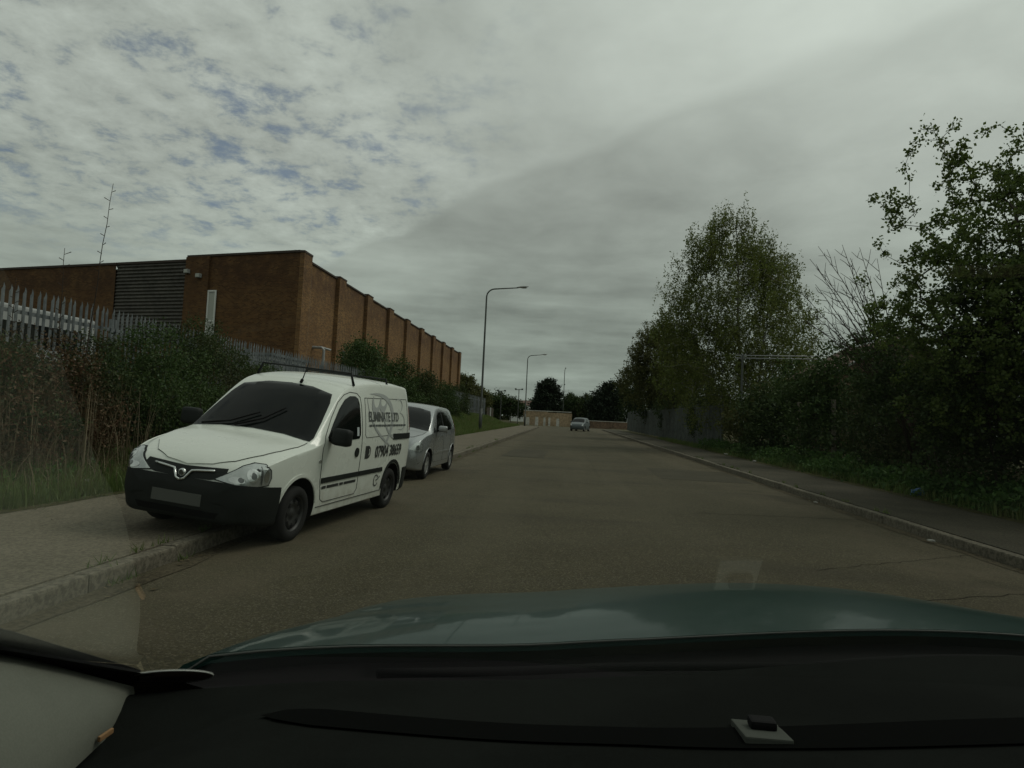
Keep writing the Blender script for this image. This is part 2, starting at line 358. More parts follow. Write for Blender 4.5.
def strip(pts, w, z):
    """thin flat ribbon along pts (a crack in the surface)"""
    mb = MB()
    for (a, b) in zip(pts[:-1], pts[1:]):
        d = Vector((b[0]-a[0], b[1]-a[1], 0)).normalized(); n = Vector((-d.y, d.x, 0)) * w / 2
        mb.poly([(a[0]-n.x, a[1]-n.y, z), (a[0]+n.x, a[1]+n.y, z), (b[0]+n.x, b[1]+n.y, z), (b[0]-n.x, b[1]-n.y, z)])
    return mb
def wiggle(a, b, n, amp):
    return [(a[0] + (b[0]-a[0]) * i / n + rng.uniform(-amp, amp), a[1] + (b[1]-a[1]) * i / n + rng.uniform(-amp, amp)) for i in range(n + 1)]
mb = MB(); mb.poly([(2.2, 14.6, .004), (4.2, 14.5, .004), (4.25, 17.6, .004), (2.25, 17.8, .004)]); mb.build('repair_patch', 'patch_tar', road)
mb = MB(); mb.poly([(-1.9, 19.5, .004), (-.6, 19.5, .004), (-.55, 24.0, .004), (-1.85, 24.2, .004)]); mb.build('repair_patch', 'patch_tar', road)
for a, b, w in (((2.3, 6.0), (4.4, 7.3), 0.007), ((1.6, 4.6), (4.4, 5.9), 0.008), ((1.9, 9.3), (4.4, 9.6), 0.014), ((0.78, 14), (0.80, 60), 0.005), ((-2.7, 12.2), (3.9, 12.9), 0.012)):
    strip(wiggle(a, b, 26, 0.025), w, 0.004).build('crack', 'crack', road)
def pavement(name, x0, x1, y0, y1, m='footway'):
    mb = MB(); n = 60
    mb.box(x0, x1, y0, y1, -0.05, 0.115)
    return tag(mb.build(name, m), kind='structure')
pave_l = pavement('pavement_left', -5.30, KL - 0.135, -12, 74)
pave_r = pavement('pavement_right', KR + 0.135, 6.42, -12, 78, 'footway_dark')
strip(wiggle((-5.0, 6.9), (-3.2, 6.2), 14, 0.03), 0.012, 0.119).build('crack', 'crack', pave_l)
strip(wiggle((-5.22, 4.5), (-5.2, 30), 60, 0.03), 0.16, 0.119).build('edge_dirt', 'soil', pave_l)
strip(wiggle((6.34, 4.5), (6.30, 40), 80, 0.05), 0.28, 0.119).build('edge_dirt', 'soil', pave_r)
# kerbs: one stone after another
for nm, x0, x1, y0, y1 in (('kerb_left', KL - 0.13, KL, -8, 72.5), ('kerb_right', KR, KR + 0.13, -8, 77)):
    root = tag(empty(nm, (x0, 0, 0)), kind='structure')
    mb = MB().box(0, 0.125, 0.001, 0.913, -0.06, 0.115)
    me = mb.mesh('kerb_stone', bevel=0.02); me.materials.append(M['kerb'])
    yy = y0; i = 0
    while yy < y1:
        o = bpy.data.objects.new('kerb_stone', me); C.objects.link(o); o.parent = root
        o.location = (rng.uniform(-.006, .006), yy, rng.uniform(-.008, .006)); o.rotation_euler = (rng.uniform(-.006, .006), 0, rng.uniform(-.006, .006))
        yy += 0.915
# gutter dirt on the road along the kerbs
for x, s in ((KL + 0.10, 1), (KR - 0.09, -1)):
    strip(wiggle((x, 2.5), (x, 60), 130, 0.05), 0.14, 0.005).build('gutter_dirt', 'dust', road)

# ------------------------------------------------------------------ brick factory
BX, BY, BT, BZ = -13.25, 30.0, 8.75, 0.9
fac = tag(empty('brick_factory', (0, 0, 0)), 'long brown brick factory with pilastered side wall behind the palisade fence', 'factory')
ang = math.atan2(6.5, 25.0)                                   # the front wall runs back at this angle
fd = Vector((-math.cos(ang), math.sin(ang), 0)); fn = Vector((-math.sin(ang), -math.cos(ang), 0))
P0 = Vector((BX, BY, 0))
def fpt(u, out, z): p = P0 + fd * u + fn * out; return (p.x, p.y, z)
def fbox(name, m, u0, u1, o0, o1, z0, z1, parent=fac, uvs=False):
    mb = MB(); c = [fpt(u0, o0, z0), fpt(u1, o0, z0), fpt(u1, o1, z0), fpt(u0, o1, z0), fpt(u0, o0, z1), fpt(u1, o0, z1), fpt(u1, o1, z1), fpt(u0, o1, z1)]
    mb.v = c; mb.f = [(0, 3, 2, 1), (4, 5, 6, 7), (0, 1, 5, 4), (1, 2, 6, 5), (2, 3, 7, 6), (3, 0, 4, 7)]
    me = mb.mesh(name)
    if uvs: boxuv(me)
    return obj(name, me, m, parent)
# main shell: the front wall's shade is put into a darker brick colour
sh = MB(); far = fpt(30, 0, 0)
sh.poly([(BX, BY, BZ), (BX, BY, BT - .25), (BX, 77.6, BT - .25), (BX, 77.6, BZ)]); sh.poly([(BX, 77.6, BZ), (BX, 77.6, BT-.25), (far[0], 77.6, BT-.25), (far[0], 77.6, BZ)])
sh.poly([fpt(30, 0, BZ), fpt(30, 0, BT - .25), (far[0], 77.6, BT - .25), (far[0], 77.6, BZ)])
me = sh.mesh('wall'); boxuv(me); obj('wall', me, 'brick', fac)
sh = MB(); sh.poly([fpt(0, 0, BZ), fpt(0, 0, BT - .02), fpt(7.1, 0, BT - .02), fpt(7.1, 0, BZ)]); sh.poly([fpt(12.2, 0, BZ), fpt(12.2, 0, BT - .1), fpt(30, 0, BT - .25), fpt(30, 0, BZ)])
me = sh.mesh('front_wall'); boxuv(me); obj('front_wall', me, 'shaded_brick', fac)
rf = MB(); rf.poly([(BX - .02, BY + .5, BT - .4), (BX - .02, 77.5, BT - .4), (far[0], 77.5, BT - .4), fpt(30, -.1, BT - .4)]); rf.build('roof', 'coping', fac)
fbox('coping', 'coping', -0.02, 7.1, -0.3, 0.06, BT - .02, BT + .09)
fbox('coping', 'coping', 12.2, 30.0, -0.3, 0.06, BT - .24, BT - .12)
# corrugated cladding bay in the front wall
cl = MB(); nrow = 22; z0c, z1c = BZ + 3.4, BT - .22
for i in range(nrow):
    a = z0c + (z1c - z0c) * i / nrow; b = z0c + (z1c - z0c) * (i + 1) / nrow; t = (b - a)
    cl.poly([fpt(7.1, -.10, a), fpt(12.2, -.10, a), fpt(12.2, -.02, a + t * .35), fpt(7.1, -.02, a + t * .35)])
    cl.poly([fpt(7.1, -.02, a + t * .35), fpt(12.2, -.02, a + t * .35), fpt(12.2, -.10, b), fpt(7.1, -.10, b)])
cl.build('corrugated_cladding', 'cladding', fac)
fbox('coping', 'coping', 7.1, 12.2, -0.3, 0.0, z1c, z1c + .12)
me = fbox('infill_wall', 'shaded_brick', 7.1, 12.2, -.3, -.12, BZ, z0c, uvs=True)
fbox('pier', 'shaded_brick', 5.55, 7.1, 0, .12, BZ, BT - .02, uvs=True)
# narrow white door-height window and floodlights
wn = fbox('window', 'grey_pvc', 5.0, 5.52, .03, .05, BZ + 3.35, BZ + 6.0)
wn2 = tag(wn)
for z0, z1 in ((BZ + 4.5, BZ + 5.9), (BZ + 3.4, BZ + 4.4)): fbox('pane', 'lens', 5.07, 5.45, .05, .06, z0, z1, wn)
for u0, u1 in ((4.98, 5.07), (5.45, 5.54)): fbox('frame', 'white', u0, u1, .05, .09, BZ + 3.3, BZ + 6.05, wn)
for z in (BZ + 3.3, BZ + 4.42, BZ + 5.97): fbox('frame', 'white', 5.07, 5.45, .05, .088, z, z + .08, wn)
for u, z in ((6.75, BZ + 6.95), (5.95, BZ + 6.7)):
    fl = fbox('floodlight', 'grey_pvc', u, u + .28, .14, .30, z, z + .2); fbox('lens', 'lens', u + .03, u + .25, .302, .315, z + .02, z + .18, fl)
# pilasters along the road side, each with its darker return, a slit window beside it and a parapet step
pil = MB()
ysteps = [30.0] + [35.0 + 5.2 * i for i in range(9)]
for i, y in enumerate(ysteps):
    wd = 1.0 if i == 0 else 1.1
    me = MB().box(BX + (0.004 if i else -0.0), BX + .22, y + (0.0 if i else -.0), y + wd, BZ, BT - (0.02 if i == 0 else .17)).mesh('pilaster'); boxuv(me); obj('pilaster', me, 'brick', fac)
    MB().box(BX - .30, BX + .24, y - .02, y + wd + .02, BT - (0.01 if i == 0 else .16), BT + (0.09 if i == 0 else -.09)).build('pilaster_cap', 'coping', fac)
    y2 = ysteps[i + 1] if i + 1 < len(ysteps) else 77.6
    MB().box(BX - .25, BX + .07, y + wd + .025, y2 - .025, BT - .25, BT - .16).build('coping', 'coping', fac)
    if i:
        sw = MB().box(BX + .01, BX + .05, y + wd + .12, y + wd + .85, BZ + .8, BZ + 3.6 + .1 * (i % 2)).build('slit_window', 'dark_glass', fac)
        MB().box(BX + .02, BX + .11, y + wd + .05, y + wd + .12, BZ + .75, BZ + 3.7).build('frame', 'coping', sw)
    if i in (0, 1):
        MB().tube([(BX + .12, y + wd + .1, BZ), (BX + .12, y + wd + .1, BT - .5)], .06, 8).build('drainpipe', 'grey_pvc' if i == 0 else 'coping', fac)
for y, l in ((32.2, 1.2), (41.6, 1.2), (46.9, 1.2)):            # pale ducts sticking out of the side wall
    MB().tube([(BX, y, BZ + 3.4), (BX + .5, y, BZ + 3.4), (BX + .62, y, BZ + 3.28), (BX + .62, y, BZ + 2.5)], .07, 8).tube([(BX + .5, y, BZ + 3.4), (BX + .5, y + l, BZ + 3.4)], .06, 8).build('duct', 'grey_pvc', fac)

# ------------------------------------------------------------------ palisade fence on the bank
def palisade(name, x, y0, y1, hgt, label, pitch=0.137, m='steel', skew=0.0, bent=0.0):
    root = tag(empty(name, (x, y0, 0)), label, 'fence')
    # W-section pale with a split pointed head
    pm = MB(); prof = [(-.034, .0), (-.020, .014), (0, .003), (.020, .014), (.034, .0)]
    for (a, b) in zip(prof[:-1], prof[1:]):
        pm.poly([(a[1], a[0], 0), (b[1], b[0], 0), (b[1], b[0], hgt - abs(b[0]) * 3.4), (a[1], a[0], hgt - abs(a[0]) * 3.4)])
    pme = pm.mesh('pale'); bm = bmesh.new(); bm.from_mesh(pme)
    bmesh.ops.remove_doubles(bm, verts=bm.verts, dist=1e-5); bmesh.ops.solidify(bm, geom=list(bm.faces), thickness=0.003); bm.to_mesh(pme); bm.free()
    pme.materials.append(M[m])
    n = int((y1 - y0) / pitch)
    for i in range(n):
        y = y0 + i * pitch; xx = skew * (y - y0)
        o = bpy.data.objects.new('pale', pme); C.objects.link(o); o.parent = root
        o.location = (xx + .03, y - y0, float(terrain(x + xx, y)) * 0.0 + BASE + rng.uniform(-.012, .012)); o.rotation_euler = (rng.gauss(0, .007) , rng.gauss(0, .006), rng.uniform(-.05, .05))
    for z in (0.35, hgt - 0.42):
        yy = y0
        while yy < y1:
            l = min(2.75, y1 - yy); a = skew * (yy - y0)
            MB().box(-.01, .02, 0, l - .01, -.03, .03).build('rail', m, root).location = (a, yy - y0, BASE + z); yy += 2.75
    yy = y0
    while yy <= y1:
        MB().box(-.12, -.02, -.05, .05, -0.3, hgt - .2).build('post', m, root, bevel=.006).location = (skew * (yy - y0), yy - y0, BASE); yy += 2.75
    return root
BASE = 0.96
palisade('palisade_fence', -9.0, 6.5, 31.0, 2.02, 'galvanised steel palisade fence on the bank behind the white van')
BASE = 1.05
palisade('palisade_fence', -9.3, 52.0, 74.0, 2.1, 'far stretch of pale palisade fence past the end of the factory', pitch=0.26)
# low grey container-like store behind the fence gives the pale patch beside the wall
st = tag(empty('storage_cabin', (-11.6, 23.0, 0.95)), 'pale grey storage cabin just behind the palisade fence by the factory', 'cabin')
MB().box(-0.9, 0.6, 0, 3.2, 0, 2.1).build('body', 'grey_pvc', st, bevel=.02)
MB().box(-1.0, .7, -.1, 3.3, 2.1, 2.2).build('roof', 'steel', st)
for k in range(3): MB().box(.6, .64, .15 + k, 1.0 + k, .15, 1.95).build('side_panel', 'steel', st)
MB().box(-.55, .3, -.04, 0, .1, 1.9).build('door', 'steel', st)
yb = tag(empty('parked_trailer', (-12.4, 11.5, 1.0)), 'white box trailer parked behind the left end of the palisade fence', 'trailer')
MB().box(-1.0, 1.0, 0, 3.0, .45, 2.05).build('body', 'grey_pvc', yb, bevel=.05)
MB().box(-.95, 1.01, .4, 2.6, 1.2, 1.7).build('side_window', 'dark_glass', yb)
for sx_ in (-.95, .95): MB().lathe([(-.1, .02), (-.1, .3), (.1, .3), (.1, .02)], 'x', 20, (sx_, 1.5, .3)).build('wheel', 'tyre', yb)
MB().tube([(0, 0, .5), (0, -1.0, .45)], .05).build('drawbar', 'lamp_steel', yb)

# ------------------------------------------------------------------ street lamps
def street_lamp(x, y, z, hgt, arm, label):
    root = tag(empty('street_lamp', (x, y, z)), label, 'street lamp', 'street lamps along the left verge')
    MB().tube([(0, 0, -.2), (0, 0, 1.5)], .105, 12).build('base', 'lamp_steel', root, True)
    dr = MB().box(.09, .112, -.045, .045, .45, 1.1).build('door', 'lamp_steel', root)
    pts = [(0, 0, 1.5), (0, 0, 1.56), (0, 0, hgt * .6), (0, 0, hgt - .62)]
    for k in range(1, 7):
        t = R(84) * k / 6; pts.append((.55 * (1 - math.cos(t)), 0, hgt - .62 + .55 * math.sin(t)))
    pts += [(arm - .1, 0, hgt + .06)]
    MB().tube(pts, [.1, .072, .062, .052] + [.045] * 6 + [.036], 10).build('column', 'lamp_steel', root, True)
    n = 14; hd = MB(); ring = []
    L = .78
    for i in range(n + 1):
        t = i / n; w = .125 * math.sin(math.pi * min(1, t * .9 + .12)) ** .6
        hd_ = .085 * math.sin(math.pi * min(1, t * .85 + .1)) ** .7
        ring.append((t * L, w, hd_))
    for i, (a, w, hh) in enumerate(ring):
        for k in range(12):
            tt = 2 * math.pi * k / 12
            hd.v.append((arm - .2 + a, w * math.cos(tt), hgt + .07 + a * .1 + hh * (math.sin(tt) if math.sin(tt) > 0 else .45 * math.sin(tt))))
    for i in range(n):
        for k in range(12): hd.f.append((i*12+k, i*12+(k+1) % 12, (i+1)*12+(k+1) % 12, (i+1)*12+k))
    hd.f.append(tuple(range(12))); hd.f.append(tuple(range(n*12, n*12+12)))
    head = hd.build('lantern', 'grey_pvc', root, True)
    ls = MB(); ls.lathe([(-.05, .01), (-.045, .06), (-.02, .10), (0, .11)], 'z', 14, (0, 0, 0)); o = ls.build('lens', 'lens', head, True); o.scale = (2.2, .85, 1.0); o.location = (arm + .25, 0, hgt + .075)
    return root
street_lamp(-5.55, 42, 0.12, 9.55, 2.2, 'tallest nearest grey street lamp with curved arm on the grass verge')
street_lamp(-5.05, 81, 0.05, 9.0, 1.9, 'second street lamp with curved arm at the far end of the verge')
l3 = street_lamp(-0.4, 112, 0.05, 9.7, 1.2, 'small distant lamp column standing straight behind the sandy wall'); l3.rotation_euler.z = R(-84)

# ------------------------------------------------------------------ vehicle shells
def hermite(xs_, P, sub):
    """smooth curve through stations; P: (n, k, 3) -> dense"""
    P = np.asarray(P, float); n = len(P); xs_ = np.asarray(xs_, float)
    T = np.zeros_like(P)
    for i in range(n):
        a, b = max(i-1, 0), min(i+1, n-1); T[i] = (P[b] - P[a]) / max(xs_[b] - xs_[a], 1e-6)
    out = []
    for i in range(n - 1):
        h = xs_[i+1] - xs_[i]
        for k in range(sub):
            t = k / sub; t2, t3 = t*t, t*t*t
            out.append((2*t3-3*t2+1)*P[i] + (t3-2*t2+t)*h*T[i] + (-2*t3+3*t2)*P[i+1] + (t3-t2)*h*T[i+1])
    out.append(P[-1]); return np.array(out)
def shell(stations, arches, paint):
    """stations: (y, zb, hw_low, hw_mid, zbelt, hw_belt, zsh, hw_sh, ztop). Returns the car body mesh with wheel wells cut."""
    rings = []
    for (y, zb, wl, wm_, zbt, wb, zs, ws, zt) in stations:
        c = zt - zs
        h = [(0, zb), (wl * .55, zb), (wl - .05, zb + .01), (wl, zb + .10), (wm_, zb + .55 * (zbt - zb)), (wb, zbt), ((wb + ws) / 2 + .016, (zbt + zs) / 2), (ws, zs), (ws * .93, zs + .48 * c), (ws * .72, zs + .78 * c), (ws * .36, zs + .95 * c), (0, zt)]
        full = h + [(-a, b) for a, b in h[-2:0:-1]]
        rings.append([(a, y, b) for a, b in full])
    rings = np.array(rings)                              # n, k, 3
    k = rings.shape[1]
    dense = hermite([s[0] for s in stations], rings, 6)
    arc = np.arange(k + 2 + 1)
    ext = np.concatenate([dense[:, -1:], dense, dense[:, :2]], 1).transpose(1, 0, 2)
    # chord-length parameter from a middle ring keeps the roof edge from overshooting
    q = hermite(np.arange(ext.shape[0]), ext, 4)[4:-4]; q = q[:k*4]
    q = q.transpose(1, 0, 2)                             # rings x (k*4) x 3
    n, kk = q.shape[:2]
    bm = bmesh.new(); vs_ = [[bm.verts.new(q[i, j]) for j in range(kk)] for i in range(n)]
    for i in range(n - 1):
        for j in range(kk):
            bm.faces.new((vs_[i][j], vs_[i][(j+1) % kk], vs_[i+1][(j+1) % kk], vs_[i+1][j]))
    for i in (0, n - 1):
        cen = bm.verts.new(q[i].mean(0))
        for j in range(kk): bm.faces.new((vs_[i][j], vs_[i][(j+1) % kk], cen))
    bmesh.ops.recalc_face_normals(bm, faces=bm.faces)
    full = BVHTree.FromBMesh(bm)
    me = bpy.data.meshes.new('body'); bm.to_mesh(me); bm.free(); me.materials.append(paint); me.materials.append(M['well'])
    o = bpy.data.objects.new('tmp', me); C.objects.link(o); cut = []
    for (y, z, r, x0, x1) in arches:
        for sgn in (-1, 1):
            cm = MB().lathe([(0, 0.001), (0, r), (x1 - x0, r), (x1 - x0, 0.001)], 'x', 48, (x0 if sgn > 0 else -x1, y, z)).mesh('cut')
            b2 = bmesh.new(); b2.from_mesh(cm); bmesh.ops.remove_doubles(b2, verts=b2.verts, dist=.003); bmesh.ops.recalc_face_normals(b2, faces=b2.faces); b2.to_mesh(cm); b2.free()
            cm.materials.append(M['well']); co = bpy.data.objects.new('cut', cm); C.objects.link(co); cut.append(co)
            md = o.modifiers.new('b', 'BOOLEAN'); md.operation = 'DIFFERENCE'; md.object = co; md.solver = 'EXACT'; md.material_mode = 'TRANSFER'
    dg = bpy.context.evaluated_depsgraph_get()
    res = bpy.data.meshes.new_from_object(o.evaluated_get(dg))
    for c_ in cut + [o]: bpy.data.objects.remove(c_)
    res.name = 'body'
    for p in res.polygons: p.use_smooth = True
    res.set_sharp_from_angle(angle=R(32))
    return res, full
FR = {'right': (lambda u, v: (3, u, v), (-1, 0, 0)), 'left': (lambda u, v: (-3, u, v), (1, 0, 0)), 'front': (lambda u, v: (u, -3, v), (0, 1, 0)),
      'rear': (lambda u, v: (u, 8, v), (0, -1, 0)), 'top': (lambda u, v: (u, v, 4), (0, 0, -1))}
for nm, sgn in (('diag_r', 1), ('diag_l', -1)):       # looks at a front corner at 45 degrees; u runs across towards the rear
    c45 = math.sqrt(.5)
    FR[nm] = ((lambda s: (lambda u, v: (s * (2 * c45 + u * c45), -2 * c45 + u * c45, v)))(sgn), (-sgn * c45, c45, 0))
def hit(bvh, frame, u, v):
    f, d = FR[frame]; o = Vector(f(u, v)); loc, nor, _, _ = bvh.ray_cast(o, Vector(d))
    if loc is None: loc, nor, _, _ = bvh.find_nearest(o + Vector(d) * 2.4)
    return loc, (nor if nor.dot(Vector(d)) < 0 else -nor)
def patch(bvh, frame, poly, off=0.004, res=0.05, thick=0.012, holes=None):
    """a thin solid panel that follows the body surface inside a polygon"""
    P = []
    n = len(poly)
    for i in range(n):
        a, b = Vector(poly[i]), Vector(poly[(i+1) % n]); m = max(1, int((b - a).length / res))
        for j in range(m): P.append(a.lerp(b, j / m))
    nb = len(P); edges = [(i, (i+1) % nb) for i in range(nb)]
    us = [p[0] for p in poly]; vs2 = [p[1] for p in poly]
    u = min(us) + res / 2
    def inside(x, y):
        r = False; j = n - 1
        for i in range(n):
            if (poly[i][1] > y) != (poly[j][1] > y) and x < (poly[j][0]-poly[i][0]) * (y-poly[i][1]) / (poly[j][1]-poly[i][1]) + poly[i][0]: r = not r
            j = i
        return r
    while u < max(us):
        v = min(vs2) + res / 2
        while v < max(vs2):
            if inside(u, v): P.append(Vector((u, v)))
            v += res
        u += res
    V, E, F, *_ = delaunay_2d_cdt(P, edges, [], 1, 1e-6)
    bm = bmesh.new(); top = []
    for p in V:
        loc, nor = hit(bvh, frame, p[0], p[1]); top.append(bm.verts.new(loc + nor * off))
    for f in F:
        try: bm.faces.new([top[i] for i in f])
        except ValueError: pass
    f, d = FR[frame]; d = Vector(d)
    bm.normal_update()
    if bm.faces and sum(fc.normal.dot(d) for fc in bm.faces) > 0: bmesh.ops.reverse_faces(bm, faces=bm.faces)
    if thick:
        be = [e for e in bm.edges if e.is_boundary]
        r = bmesh.ops.extrude_edge_only(bm, edges=be)
        for v_ in [g for g in r['geom'] if isinstance(g, bmesh.types.BMVert)]: v_.co += d * thick
    me = bpy.data.meshes.new('patch'); bm.to_mesh(me); bm.free()
    for p in me.polygons: p.use_smooth = True
    me.set_sharp_from_angle(angle=R(40))
    return me
def line(bvh, frame, pts, w=0.008, off=0.0015, close=False, step=0.05, sides=5):
    """a thin seam laid on the body"""
    q = []; pts = list(pts) + ([pts[0]] if close else [])
    for a, b in zip(pts[:-1], pts[1:]):
        m = max(1, int(math.hypot(b[0]-a[0], b[1]-a[1]) / step))
        for j in range(m): q.append((a[0] + (b[0]-a[0]) * j / m, a[1] + (b[1]-a[1]) * j / m))
    q.append(pts[-1]); L = []
    for u, v in q:
        l, nrm = hit(bvh, frame, u, v); L.append(l + nrm * off)
    return MB().tube(L, w / 2, sides).mesh('seam', True)
def arcpts(cx, cy, r, a0, a1, n=16): return [(cx + r * math.cos(R(a0 + (a1-a0) * i / n)), cy + r * math.sin(R(a0 + (a1-a0) * i / n))) for i in range(n + 1)]
def text_mesh(bvh, frame, s, u, v, size, off=0.004, xs_=1.0, bold=0.0, rot=0.0):
    cu = bpy.data.curves.new('t', 'FONT'); cu.body = s; cu.size = size; cu.offset = bold; cu.resolution_u = 3
    o = bpy.data.objects.new('t', cu); C.objects.link(o)
    me = bpy.data.meshes.new_from_object(o.evaluated_get(bpy.context.evaluated_depsgraph_get())); bpy.data.objects.remove(o)
    for vt in me.vertices:
        a, b = vt.co.x * xs_, vt.co.y
        l, nrm = hit(bvh, frame, u + a * math.cos(rot) - b * math.sin(rot), v + a * math.sin(rot) + b * math.cos(rot)); vt.co = l + nrm * off
    return me
def wheel(parent, x, y, r, w, sgn, style):
    root = empty('wheel', (x, y, r)); root.parent = parent
    s = sgn
    ty = MB().lathe([(-s*w*.5, r*.66), (-s*w*.52, r*.8), (-s*w*.46, r*.95), (-s*w*.3, r), (s*w*.3, r), (s*w*.46, r*.955), (s*w*.53, r*.82), (s*w*.5, r*.67), (s*w*.42, r*.63)], 'x', 40).build('tyre', 'tyre', root, True)
    rim = MB().lathe([(s*w*.44, r*.655), (s*w*.42, r*.61), (s*w*.1, r*.59), (-s*w*.4, r*.6)], 'x', 40)
    if style == 'steel':
        rim.lathe([(s*w*.12, r*.59), (s*w*.30, r*.50), (s*w*.36, r*.40), (s*w*.24, r*.30), (s*w*.22, r*.18), (s*w*.3, r*.14), (s*w*.31, .001)], 'x', 40)
        ro = rim.build('rim', 'steel_wheel', root, True)
        for k in range(8):
            t = 2 * math.pi * k / 8; hole = MB().lathe([(0, .03), (s*.004, .001)], 'x', 12, (s*w*.345, r*.455*math.cos(t), r*.455*math.sin(t))).build('vent_hole', 'well', ro)
    else:
        MBk = MB().lathe([(s*w*.05, r*.58), (s*w*.06, .001)], 'x', 32).build('brake_disc', 'well', root)
        rim.lathe([(s*w*.34, r*.13), (s*w*.40, r*.1), (s*w*.40, .001)], 'x', 20)
        for k in range(5):
            t = 2 * math.pi * k / 5 + .3; a = Vector((0, math.cos(t), math.sin(t))); b = Vector((0, -math.sin(t), math.cos(t))); ex = Vector((s, 0, 0))
            q = []
            for rr, hw, xx in ((r*.08, .045, w*.38), (r*.62, .034, w*.40)):
                q += [a*rr + b*hw + ex*xx, a*rr - b*hw + ex*xx, a*rr - b*hw*1.1 + ex*(xx-.03), a*rr + b*hw*1.1 + ex*(xx-.03)]
            n = len(rim.v); rim.v += [tuple(p) for p in q]; rim.f += [(n, n+1, n+5, n+4), (n+1, n+2, n+6, n+5), (n+2, n+3, n+7, n+6), (n+3, n, n+4, n+7)]
        ro = rim.build('rim', 'alloy', root, False)
    return root
def clip_part(me, planes, off):
    """copy of the painted skin kept inside the planes (point, normal pointing outwards) and pushed out a little"""
    bm = bmesh.new(); bm.from_mesh(me)
    bmesh.ops.delete(bm, geom=[f for f in bm.faces if f.material_index == 1], context='FACES')
    for co, no in planes:
        bmesh.ops.bisect_plane(bm, geom=list(bm.verts) + list(bm.edges) + list(bm.faces), plane_co=co, plane_no=no, clear_outer=True)
    bm.normal_update()
    for v in bm.verts: v.co += v.normal * off
    be = [e for e in bm.edges if e.is_boundary]; r = bmesh.ops.extrude_edge_only(bm, edges=be)
    vn = {}
    for v in [g for g in r['geom'] if isinstance(g, bmesh.types.BMVert)]:
        c = Vector((0, v.co.y + .3, .5)) - v.co; v.co += c.normalized() * (off + .012)
    out = bpy.data.meshes.new('clip'); bm.to_mesh(out); bm.free(); out.materials.clear()
    for p in out.polygons: p.use_smooth = True; p.material_index = 0
    out.set_sharp_from_angle(angle=R(40))
    return out

# ------------------------------------------------------------------ the white van
VEHICLES = []
van = tag(empty('parked_van', (-3.765, 6.0, 0.066), (0, R(4.8), R(-5.5))), 'white panel van with black bumper and sign writing, parked half on the kerb', 'van')
VEHICLES.append(van)
VS = [(0.00, .36, .38, .42, .52, .42, .56, .36, .575), (0.035, .27, .55, .58, .62, .56, .665, .50, .69), (0.11, .26, .65, .68, .715, .66, .765, .58, .795), (0.24, .235, .725, .75, .79, .735, .835, .645, .87),
      (0.48, .21, .79, .808, .865, .79, .915, .71, .955), (0.80, .20, .828, .838, .925, .82, .98, .75, 1.025), (1.06, .20, .836, .845, .965, .832, 1.02, .775, 1.085), (1.24, .20, .84, .845, .99, .835, 1.135, .775, 1.225),
      (1.48, .20, .84, .845, 1.01, .838, 1.335, .745, 1.425), (1.72, .20, .84, .845, 1.03, .838, 1.525, .715, 1.615), (1.92, .20, .84, .845, 1.04, .838, 1.64, .70, 1.725), (2.25, .20, .84, .845, 1.05, .838, 1.715, .70, 1.81),
      (2.8, .20, .84, .845, 1.06, .838, 1.76, .705, 1.855), (3.5, .20, .84, .845, 1.06, .838, 1.78, .705, 1.87), (4.0, .21, .83, .838, 1.06, .832, 1.77, .70, 1.855), (4.2, .25, .805, .82, 1.05, .812, 1.73, .67, 1.81),
      (4.29, .32, .76, .785, 1.02, .775, 1.62, .625, 1.70), (4.32, .42, .70, .72, 1.0, .72, 1.45, .58, 1.52)]
FA, RA, WR = 0.82, 3.53, 0.295
vbody, vb = shell(VS, [(FA, .33, .355, .50, 1.2), (RA, .33, .345, .50, 1.2)], M['van_paint'])
body = obj('body', vbody, None, van)
obj('front_bumper', clip_part(vbody, [((0, .47, 0), (0, 1, 0)), ((0, 0, .650), (0, .07, 1))], .014), 'black_plastic', van)
obj('rear_bumper', clip_part(vbody, [((0, 3.98, 0), (0, -1, 0)), ((0, 0, .58), (0, 0, 1))], .014), 'black_plastic', van)
# bonnet, grille, lights
bon = [(-.68, .60), (-.73, .85), (-.73, 1.04), (-.4, 1.075), (0, 1.085), (.4, 1.075), (.73, 1.04), (.73, .85), (.68, .60), (.60, .40), (.44, .20), (.25, .115), (0, .085), (-.25, .115), (-.44, .20), (-.60, .40)]
bonnet = obj('bonnet', patch(vb, 'top', [(x, y) for x, y in bon], .010, .06, .012), 'van_paint', van)
obj('bonnet_seam', line(vb, 'top', bon, .011, .003, True), 'gap', van)
obj('grille', patch(vb, 'front', [(-.46, .69), (-.3, .655), (0, .645), (.3, .655), (.46, .69), (.44, .775), (.25, .765), (0, .752), (-.25, .765), (-.44, .775)], .006, .04, .01), 'black_plastic', van)
gb = MB()
for s in (-1, 1):
    L = [hit(vb, 'front', s * x, z)[0] + Vector((0, -.022, 0)) for x, z in ((.33, .745), (.25, .738), (.15, .728), (.095, .72), (.07, .68), (.045, .640), (.0, .622))]
    gb.tube(L, .0125, 8)
gb.build('grille_bar', 'chrome', van, True)
bd = MB().lathe([(-.026, .001), (-.026, .034), (-.016, .040), (0, .040)], 'y', 24, (0, hit(vb, 'front', 0, .69)[0].y - .006, .69)).build('badge', 'chrome', van, True)
MB().lathe([(-.030, .001), (-.030, .026), (-.024, .028)], 'y', 24, (0, hit(vb, 'front', 0, .69)[0].y - .006, .69)).build('badge_field', 'lamp_dark', bd)
